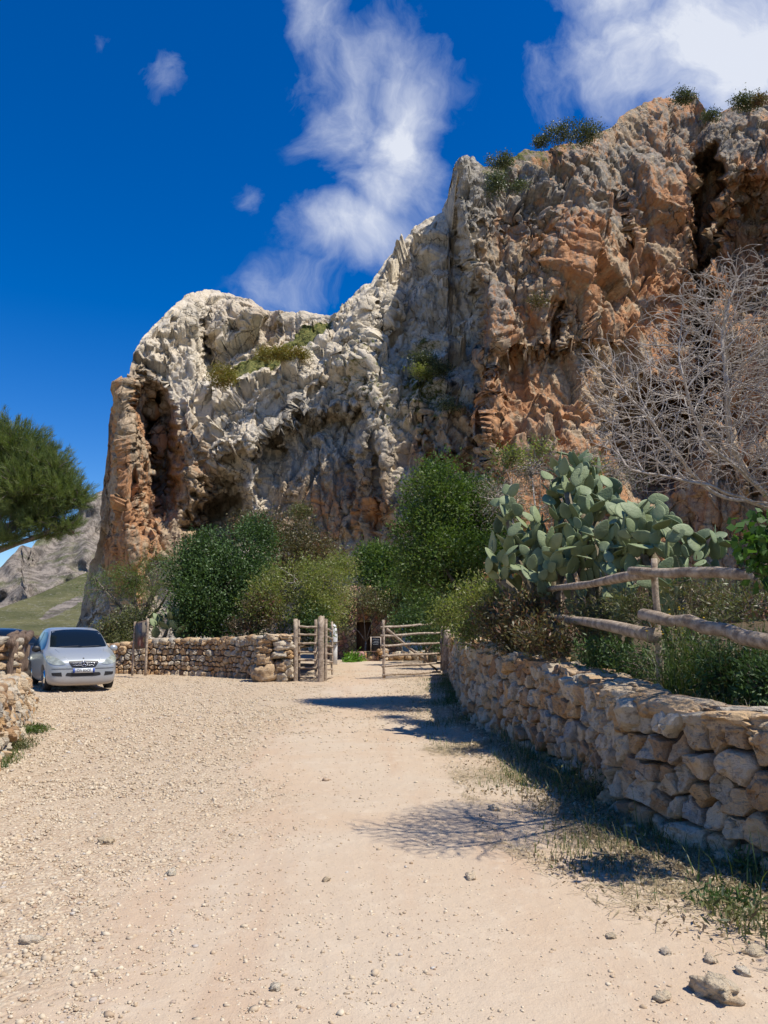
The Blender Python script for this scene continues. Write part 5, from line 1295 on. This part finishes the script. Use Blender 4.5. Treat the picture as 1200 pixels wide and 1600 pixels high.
def car(name, label, loc, rz, pm):
    root = empty(name, loc, rz); tag(root, label, 'car')
    ST = [(-1.935, .31, .56, .66, .52, .40), (-1.90, .16, .60, .74, .70, .55), (-1.80, .12, .66, .83, .80, .64), (-1.60, .12, .77, .93, .86, .70), (-1.35, .13, .85, 1.00, .88, .72), (-1.12, .10, .92, 1.06, .885, .72),
          (-.80, .12, .94, 1.29, .885, .70), (-.45, .12, .955, 1.50, .885, .66), (-.1, .12, .965, 1.565, .885, .645), (.5, .12, .98, 1.59, .885, .64), (1.2, .12, 1.0, 1.55, .88, .62), (1.6, .14, 1.0, 1.44, .86, .57), (1.82, .24, .98, 1.14, .82, .62), (1.90, .30, .80, .92, .76, .60), (1.93, .40, .6, .70, .6, .45)]
    V = []; K = 9
    for y, zb, zb_, zt, w_, wt in ST:
        half = [(0, zb), (w_*.8, zb), (w_*.97, zb+.08), (w_, zb*.45+zb_*.55), (w_*.985, zb_-.03), (w_*.94+wt*.06, zb_+.02), (wt*.55+w_*.45 if zt-zb_ < .15 else wt*.5+w_*.45, zb_*.5+zt*.5), (wt, zt-.035), (wt*.78, zt-.004), (0, zt)]
        full = half + [(-x, z) for x, z in half[-2:0:-1]]
        V += [(x, y, z) for x, z in full]
    nc = 18; V = np.array(V); F = grid_faces(len(ST), nc, True)
    me = bpy.data.meshes.new('tmp'); bm = bmesh.new()
    vs = [bm.verts.new(v) for v in V]
    for f in F: bm.faces.new([vs[i] for i in f])
    bm.faces.new([vs[i] for i in range(nc)][::-1]); bm.faces.new([vs[(len(ST)-1)*nc+i] for i in range(nc)])
    bmesh.ops.recalc_face_normals(bm, faces=bm.faces); bm.to_mesh(me); bm.free()
    tmp = bpy.data.objects.new('tmp', me); COL.objects.link(tmp)
    s_ = tmp.modifiers.new('s', 'SUBSURF'); s_.levels = 2; s_.render_levels = 2
    cuts = []
    for sx in (-1, 1):
        for y in (-1.27, 1.24):
            cb = MB(); cb.tube([(sx*.62, y, .31), (sx*1.0, y, .31)], .345, 28); co_ = cb.build('tmpc', M['plastic']); b_ = tmp.modifiers.new('b', 'BOOLEAN'); b_.operation = 'DIFFERENCE'; b_.object = co_; b_.solver = 'EXACT'; cuts.append(co_)
    dg = bpy.context.evaluated_depsgraph_get(); dg.update()
    ev = tmp.evaluated_get(dg); bme = bpy.data.meshes.new_from_object(ev); bme.materials.clear(); bme.materials.append(pm); bme.materials.append(M['plastic'])
    for pq in bme.polygons:
        pq.use_smooth = True; pq.material_index = 0
    bvh = BVHTree.FromObject(ev, dg)
    for c_ in cuts: bpy.data.objects.remove(c_)
    bpy.data.objects.remove(tmp)
    body = bpy.data.objects.new('body', bme); COL.objects.link(body); body.parent = root
    try: bme.set_sharp_from_angle(angle=R(38))
    except Exception: pass
    def patch(name, outline, axis, mat, off=.006, parent=root, rings=5, smooth=True, flip=1):
        """outline (n,2) in the view plane, projected on to the body: axis 'f' front, 'l'/'r' sides"""
        o = np.array(outline, float); c = o.mean(0); V = []; n_ = len(o)
        for k in range(rings+1):
            for q in (c + (o-c)*(k/rings if k else .001)):
                if axis == 'f': org, d = Vector((q[0], -4, q[1])), Vector((0, 1, 0))
                elif axis == 't': org, d = Vector((q[0], q[1], 4)), Vector((0, 0, -1))
                else: sx = 1 if axis == 'r' else -1; org, d = Vector((sx*4, q[0], q[1])), Vector((-sx, 0, 0))
                h, nn, _, _ = bvh.ray_cast(org, d)
                if h is None: h = Vector(V[-1]) if V else org; V.append(h[:]); continue
                if nn.dot(d) > 0: nn = -nn
                V.append((h + nn*off)[:])
        V = np.array(V); return mesh_np(name, V, grid_faces(rings+1, n_, True), mat, parent, None, smooth, False)
    def poly(pts, n_=28):
        pts = np.array(pts, float); pts2 = np.concatenate([pts, pts[:1]]); d = np.concatenate([[0], np.cumsum(np.linalg.norm(np.diff(pts2, axis=0), axis=1))]); t = np.linspace(0, d[-1], n_, endpoint=False)
        return np.stack([np.interp(t, d, pts2[:, 0]), np.interp(t, d, pts2[:, 1])], -1)
    patch('windshield', poly([(-.70, 1.075), (-.35, 1.055), (0, 1.05), (.35, 1.055), (.70, 1.075), (.655, 1.30), (.60, 1.475), (.3, 1.51), (0, 1.52), (-.3, 1.51), (-.60, 1.475), (-.655, 1.30)], 60), 'f', M['glass'], .006, rings=8)
    for sx, ax in ((1, 'r'), (-1, 'l')):
        patch('side_window', poly([(-.92, 1.02), (-.25, 1.0), (.25, 1.01), (.25, 1.44), (-.2, 1.45), (-.5, 1.36)], 40), ax, M['glass'], .006)
        patch('side_window', poly([(.33, 1.02), (1.05, 1.05), (1.5, 1.12), (1.3, 1.40), (.33, 1.45)], 40), ax, M['glass'], .006)
        hl = patch('headlight', poly([(sx*.42, .665), (sx*.55, .640), (sx*.70, .650), (sx*.80, .70), (sx*.845, .785), (sx*.83, .865), (sx*.73, .86), (sx*.58, .79)], 32), 'f', M['lamp'], .010)
        patch('reflector', [(sx*.675+.05*math.cos(a), .735+.05*math.sin(a)) for a in np.linspace(0, 6.28, 16, endpoint=False)], 'f', M['lamp'], .013, hl, 3)
        patch('lower_intake', poly([(sx*.50, .37), (sx*.72, .39), (sx*.74, .46), (sx*.52, .47)], 24), 'f', M['plastic'], .006)
        # mirror
        mb = MB(); V_, F_ = ICO[3]; mb.add(V_*np.array([.11, .06, .085])+np.array([sx*.97, -.62, 1.02]), F_); mr = mb.build('mirror', pm if sx > 0 else M['plastic'], root, True, False)
        mb = MB(); mb.tube([(sx*.85, -.60, .97), (sx*.93, -.62, 1.0)], .025, 8); mb.build('mirror_arm', M['plastic'], mr, True, False)
    gr = patch('grille', poly([(-.36, .71), (-.28, .59), (0, .575), (.28, .59), (.36, .71), (.365, .735), (0, .745), (-.365, .735)], 44), 'f', M['plastic'], .008)
    def fy(x, z): h = bvh.ray_cast(Vector((x, -4, z)), Vector((0, 1, 0)))[0]; return h.y if h else -1.9
    for z in (.635, .69):
        hw = .245+(z-.60)*.7; mb = MB(); xs_ = np.linspace(-hw, hw, 14); mb.tube([(x, fy(x, z)-.014, z) for x in xs_], .0055, 6); mb.build('grille_bar', M['chrome'], gr, True, False)
    em = MB(); cy = fy(0, .66)-.03; an = np.linspace(0, 2*math.pi, 29)
    em.tube([(.066*math.cos(a), cy, .66+.066*math.sin(a)) for a in an], .008, 6, cap=False)
    for a in (90, 210, 330):
        em.tube([(0, cy, .66), (.064*math.cos(R(a)), cy, .66+.064*math.sin(R(a)))], [.013, .004], 6)
    em.build('emblem', M['chrome'], root, True, False)
    patch('emblem_disc', [(.068*math.cos(a), .66+.068*math.sin(a)) for a in np.linspace(0, 6.28, 20, endpoint=False)], 'f', M['plastic'], .022, gr, 3)
    patch('bonnet_badge', [(.022*math.cos(a), .80+.012*math.sin(a)) for a in np.linspace(0, 6.28, 12, endpoint=False)], 'f', M['plastic'], .006, root, 2)
    patch('air_intake', poly([(-.42, .385), (-.3, .365), (.3, .365), (.42, .385), (.40, .455), (-.40, .455)], 40), 'f', M['plastic'], .006)
    for sx in (-1, 1):      # bonnet creases
        mb = MB(); pts = []
        for x, z in [(sx*.37, .75), (sx*.44, .83), (sx*.54, .95), (sx*.60, 1.02)]: pts.append((x, fy(x, z)-.001, z))
        mb.tube(pts, .006, 5); mb.build('bonnet_crease', M['plastic'] if False else pm, root, True, False)
    mb = MB(); pts = [(x, fy(x, .555)-.004, .555) for x in np.linspace(-.74, .74, 24)]; mb.tube(pts, .006, 5); mb.build('bumper_seam', M['plastic'], root, True, False)
    yp = fy(0, .50)-.035
    mb = MB(); mb.box((0, yp, .505), (.52, .015, .112)); pl_ = mb.build('number_plate', M['plate'], root, False, False)
    mb = MB()
    for sx in (-1, 1): mb.box((sx*.237, yp-.009, .505), (.042, .004, .108))
    mb.build('blue_band', M['plateblue'], pl_, False, False)
    tcu = bpy.data.curves.new('t', 'FONT'); tcu.body = 'CW 804DF'; tcu.size = .105; tcu.align_x = 'CENTER'; tcu.align_y = 'CENTER'; tcu.extrude = .001
    to = bpy.data.objects.new('t', tcu); COL.objects.link(to); dg = bpy.context.evaluated_depsgraph_get(); dg.update()
    tm = bpy.data.meshes.new_from_object(to.evaluated_get(dg)); bpy.data.objects.remove(to); tm.materials.clear(); tm.materials.append(M['plastic'])
    tx = bpy.data.objects.new('plate_lettering', tm); COL.objects.link(tx); tx.parent = pl_; tx.location = (0, yp-.0095, .505); tx.rotation_euler = (R(90), 0, 0); tx.scale = (.68, 1, 1)
    for (x0, x1) in ((-.55, .02), (.0, .55)):
        mb = MB(); mb.tube([(x, fy(x, 1.075+.02*((x-x0)/(x1-x0)))-.018, 1.075+.02*((x-x0)/(x1-x0))) for x in np.linspace(x0, x1, 8)], .009, 5); mb.build('wiper', M['plastic'], root, True, False)
    # steering wheel seen through the glass
    for sx in (-1, 1):
        for y in (-1.27, 1.24):
            w_ = empty('wheel', (0, 0, 0)); bpy.data.objects.remove(w_)
            mb = MB(); mb.tube([(sx*.64, y, .31), (sx*.66, y, .31), (sx*.815, y, .31), (sx*.83, y, .31)], [.27, .31, .31, .27], 32); wh = mb.build('wheel', M['tyre'], root, True, False)
            mb = MB(); mb.tube([(sx*.80, y, .31), (sx*.838, y, .31)], [.205, .20], 24); rm = mb.build('rim', M['chrome'], wh, False, False)
    mb = MB(); mb.box((0, 0, .26), (1.3, 3.0, .22)); mb.build('underbody', M['plastic'], root, False, False)
    return root
cx = (G(112, 1077).x, G(112, 1077).y + 1.75)
car('parked_car', 'silver compact hatchback parked facing the camera at the end of the left wall', (-8.0-.55, 21.35, 0.02), R(31), M['silver'])
car('parked_car', 'dark car of which only the roof shows behind the stone pier and log railing', (-11.9, 24.2, 0), R(62), M['darkpaint'])

# ------------------------------------------------------------------ grass and weeds
def blades(mb, pts, h, w_, rg, lean=.35, tint=None, seg=3):
    n_ = len(pts); az = rg.random(n_)*6.28; ln = rg.uniform(.1, 1, n_)*lean*2
    d = np.stack([np.cos(az), np.sin(az), 0*az], -1); sdv = np.stack([-np.sin(az), np.cos(az), 0*az], -1)
    H = h*rg.uniform(.5, 1.3, n_); V = []
    for k in range(seg+1):
        t = k/seg; c = pts + d*(ln*H*t*t)[:, None] + np.array([0, 0, 1.])*(H*(t - .25*ln*t*t))[:, None]; ww = w_*(1-t*.92)*rg.uniform(.9, 1.1)
        V += [c - sdv*ww, c + sdv*ww]
    V = np.stack(V, 1).reshape(-1, 3); m_ = 2*(seg+1)
    F = np.concatenate([(np.arange(n_)*m_)[:, None] + np.array([[2*k, 2*k+1, 2*k+3, 2*k+2]]) for k in range(seg)])
    mb.add(V, F, np.repeat(rg.random(n_) if tint is None else tint, m_))
rg = np.random.default_rng(900)
# verge along the foot of the right wall
def along_wall(n_, s0, s1, o0, o1, pw=1.6):
    s_ = rg.uniform(s0, s1, n_); x, y, nx, ny = PR.at(s_); o_ = o0 + (o1-o0)*rg.random(n_)**pw
    return x+nx*o_, y+ny*o_, o_
x, y, o_ = along_wall(26000, .6, PR.L, 0, 1.15, 1.5)
m_ = perlin(np.stack([x*1.1, y*.8, x*0+2], -1)) + .35*rg.normal(size=len(x)) > (.05 + .75*(o_-.15)); x, y = x[m_], y[m_]
mb = MB(); blades(mb, np.stack([x, y, track_z(x, y)], -1), .11, .0035, rg, .55); 
x, y, o_ = along_wall(500, 1.2, 8, 0.05, .5, 1.5); m_ = perlin(np.stack([x*2.1, y*1.8, x*0+8], -1)) > .12; x, y = x[m_], y[m_]
blades(mb, np.stack([x, y, track_z(x, y)], -1), .30, .005, rg, .5, seg=4)
x = rg.uniform(-5.6, -4.3, 1200); y = 9.4 + (-4.5-x)*2.1 + rg.normal(0, .25, 1200); m_ = (x > np.interp(y, [p_[1] for p_ in LW], [p_[0] for p_ in LW])+.02); x, y = x[m_], y[m_]
blades(mb, np.stack([x, y, track_z(x, y)], -1), .09, .005, rg, .6)
tag(mb.build('grass', M['grass']), kind='stuff')
x, y, o_ = along_wall(26000, .1, k[6], .1, 1.35, 1.2); m_ = perlin(np.stack([x*1.3, y*1.1, x*0+5], -1)) + .3*rg.normal(size=len(x)) > (-.1 + .3*(o_-.3)); x, y = x[m_], y[m_]
n_ = len(x); mb = MB(); a_ = rg.random(n_)*6.28; L = rg.uniform(.03, .14, n_)[:, None]; d = np.stack([np.cos(a_), np.sin(a_), rg.normal(.05, .15, n_)], -1); sd_ = np.stack([-np.sin(a_), np.cos(a_), 0*a_], -1)*.0018
c0 = np.stack([x, y, track_z(x, y)+.006], -1); V = np.stack([c0-sd_, c0+sd_, c0+d*L+sd_, c0+d*L-sd_], 1).reshape(-1, 3); mb.add(V, np.arange(len(V)).reshape(-1, 4), np.repeat(rg.random(n_), 4))
tag(mb.build('straw_litter', M['straw']), kind='stuff')
x, y, o_ = along_wall(7000, .1, k[5], .05, 1.3, 1.4); m_ = perlin(np.stack([x*1.6, y*1.4, x*0+15], -1)) + .3*rg.normal(size=len(x)) > (-.05 + .3*(o_-.3)); x, y = x[m_], y[m_]
mb = MB(); leaves(mb, np.stack([x, y, track_z(x, y)+.012+.02*rg.random(len(x))], -1), np.zeros((len(x), 3)), .034, rg, .5, None, 0., 0.)
tag(mb.build('leaf_litter', M['lf_litter']), kind='stuff')
# undergrowth on the terrace just behind the wall
x, y, o_ = along_wall(42000, .2, PR.L*.8, -.42, -2.9, .9); z = .8 + .12*rg.random(len(x)) + .12*np.abs(o_)*.5
hh = np.where(perlin(np.stack([x*.9, y*.9, x*0+5], -1)) > 0, 1, .6)
mb = MB(); P0_ = np.stack([x, y, z], -1); m_ = rg.random(len(x)) < .62
blades(mb, P0_[m_], .15, .0045, rg, 1.4)
tag(mb.build('undergrowth', M['lf_mid']), kind='stuff')
mb = MB(); blades(mb, P0_[~m_], .17, .0028, rg, 1.5)
tag(mb.build('dry_undergrowth', M['straw']), kind='stuff')
# weeds with yellow flowers
M['petal'] = simple('yellow_petals', (.75, .50, .02), .6, var=.1); M['fluff'] = simple('seed_heads', (.42, .36, .32), .9, var=.2)
def weed(label, c, ru, h, seed, nb=260, flowers=14, mat='grass', fl='petal', cat='weed'):
    rg = np.random.default_rng(seed); root = empty('flowering_weed' if flowers else 'weed', c); tag(root, label, cat); mb = MB()
    a = rg.random(nb)*6.28; r = ru*rg.random(nb)**.6; pts = np.array(c) + np.stack([np.cos(a)*r, np.sin(a)*r, 0*a], -1)
    blades(mb, pts, h, .0045, rg, .55, seg=4)
    for i in range(nb*3):
        j = rg.integers(nb); q = pts[j] + np.array([rg.normal(0, .07), rg.normal(0, .07), h*rg.uniform(.1, .95)]); leaves(mb, q[None], np.array([[0, 0, .6]]), .06, rg, .22)
    FP = []
    for i in range(flowers):
        j = rg.integers(nb); q = pts[j] + np.array([rg.normal(0, .05), rg.normal(0, .05), h*rg.uniform(.7, 1.12)]); FP.append(q); mb.tube([pts[j], q], .0018, 4, .5)
    mb.build('foliage', M[mat], root)
    for q in FP:
        mb = MB(); V_, F_ = ICO[1]
        for k_ in range(8):
            an = k_/8*6.28; d = np.array([math.cos(an), math.sin(an)*.9, rg.normal(.2, .1)])*.019; s2 = np.array([-math.sin(an), math.cos(an), 0])*.006
            mb.add(np.array([q, q+d*.6+s2, q+d, q+d*.6-s2]), np.array([[0, 1, 2, 3]]))
        mb.add(V_*.008+q, F_); mb.build('flower', M[fl], root)
for lab, (u, v, D), ru, h, sd, nb_, fl, mt, fm in [
    ('bushy weed with yellow daisies hanging above the thick lower rail right of the fence joint', (1062, 985, 7.4), .30, .50, 701, 260, 14, 'grass', 'petal'),
    ('slim weed with a few yellow flowers below the left lower rail', (925, 1010, 9.8), .26, .34, 702, 200, 8, 'grass', 'petal'),
    ('weed with two yellow flowers low in the shade behind the wall', (960, 1030, 8.9), .22, .26, 703, 160, 3, 'grass', 'petal'),
    ('grey weed with fluffy pale seed heads below the fig shoot at the right', (1155, 1000, 6.9), .30, .32, 704, 150, 22, 'lf_brown', 'fluff'),
    ('tall green weeds under the fig shoot behind the right end of the thick log', (1195, 1000, 6.9), .32, .40, 705, 220, 0, 'lf_dark', 'petal'),
    ('long pale grass stalks standing in front of the sunlit prickly pear', (1075, 930, 8.6), .30, .60, 706, 80, 0, 'straw', 'petal')]:
    q = P(u, v, D); weed(lab, (q.x, q.y, .84), ru, max(h, q.z-.84+h*.3), sd, nb_, fl, mt, fm)
for lab, (u, v), ru, h, sd, nb_, mt in [
    ('tuft of long grass blades at the wall foot halfway along', (925, 1258), .16, .34, 711, 60, 'lf_olive'),
    ('low leafy weed near the wall foot at the bottom right in broken light', (1130, 1420), .18, .08, 712, 70, 'lf_dark'),
    ('spreading weed at the far bottom right under the wall', (1175, 1455), .20, .09, 713, 80, 'lf_olive'),
    ('leafy weed against the big lower boulders at the right edge', (1180, 1375), .12, .13, 714, 50, 'lf_dark'),
    ('small green weed at the foot of the pale left wall', (52, 1147), .22, .10, 715, 160, 'lf_mid'),
    ('grey-green weed at the near foot of the left wall', (22, 1172), .28, .12, 716, 160, 'lf_olive'),
    ('green weed growing from a joint between boulders near the right edge', (1065, 1290), .10, .12, 717, 90, 'lf_mid')]:
    q = G(u, v); weed(lab, (q.x, q.y, .03 if sd != 717 else .25), ru, h, sd, nb_, 0, mt)
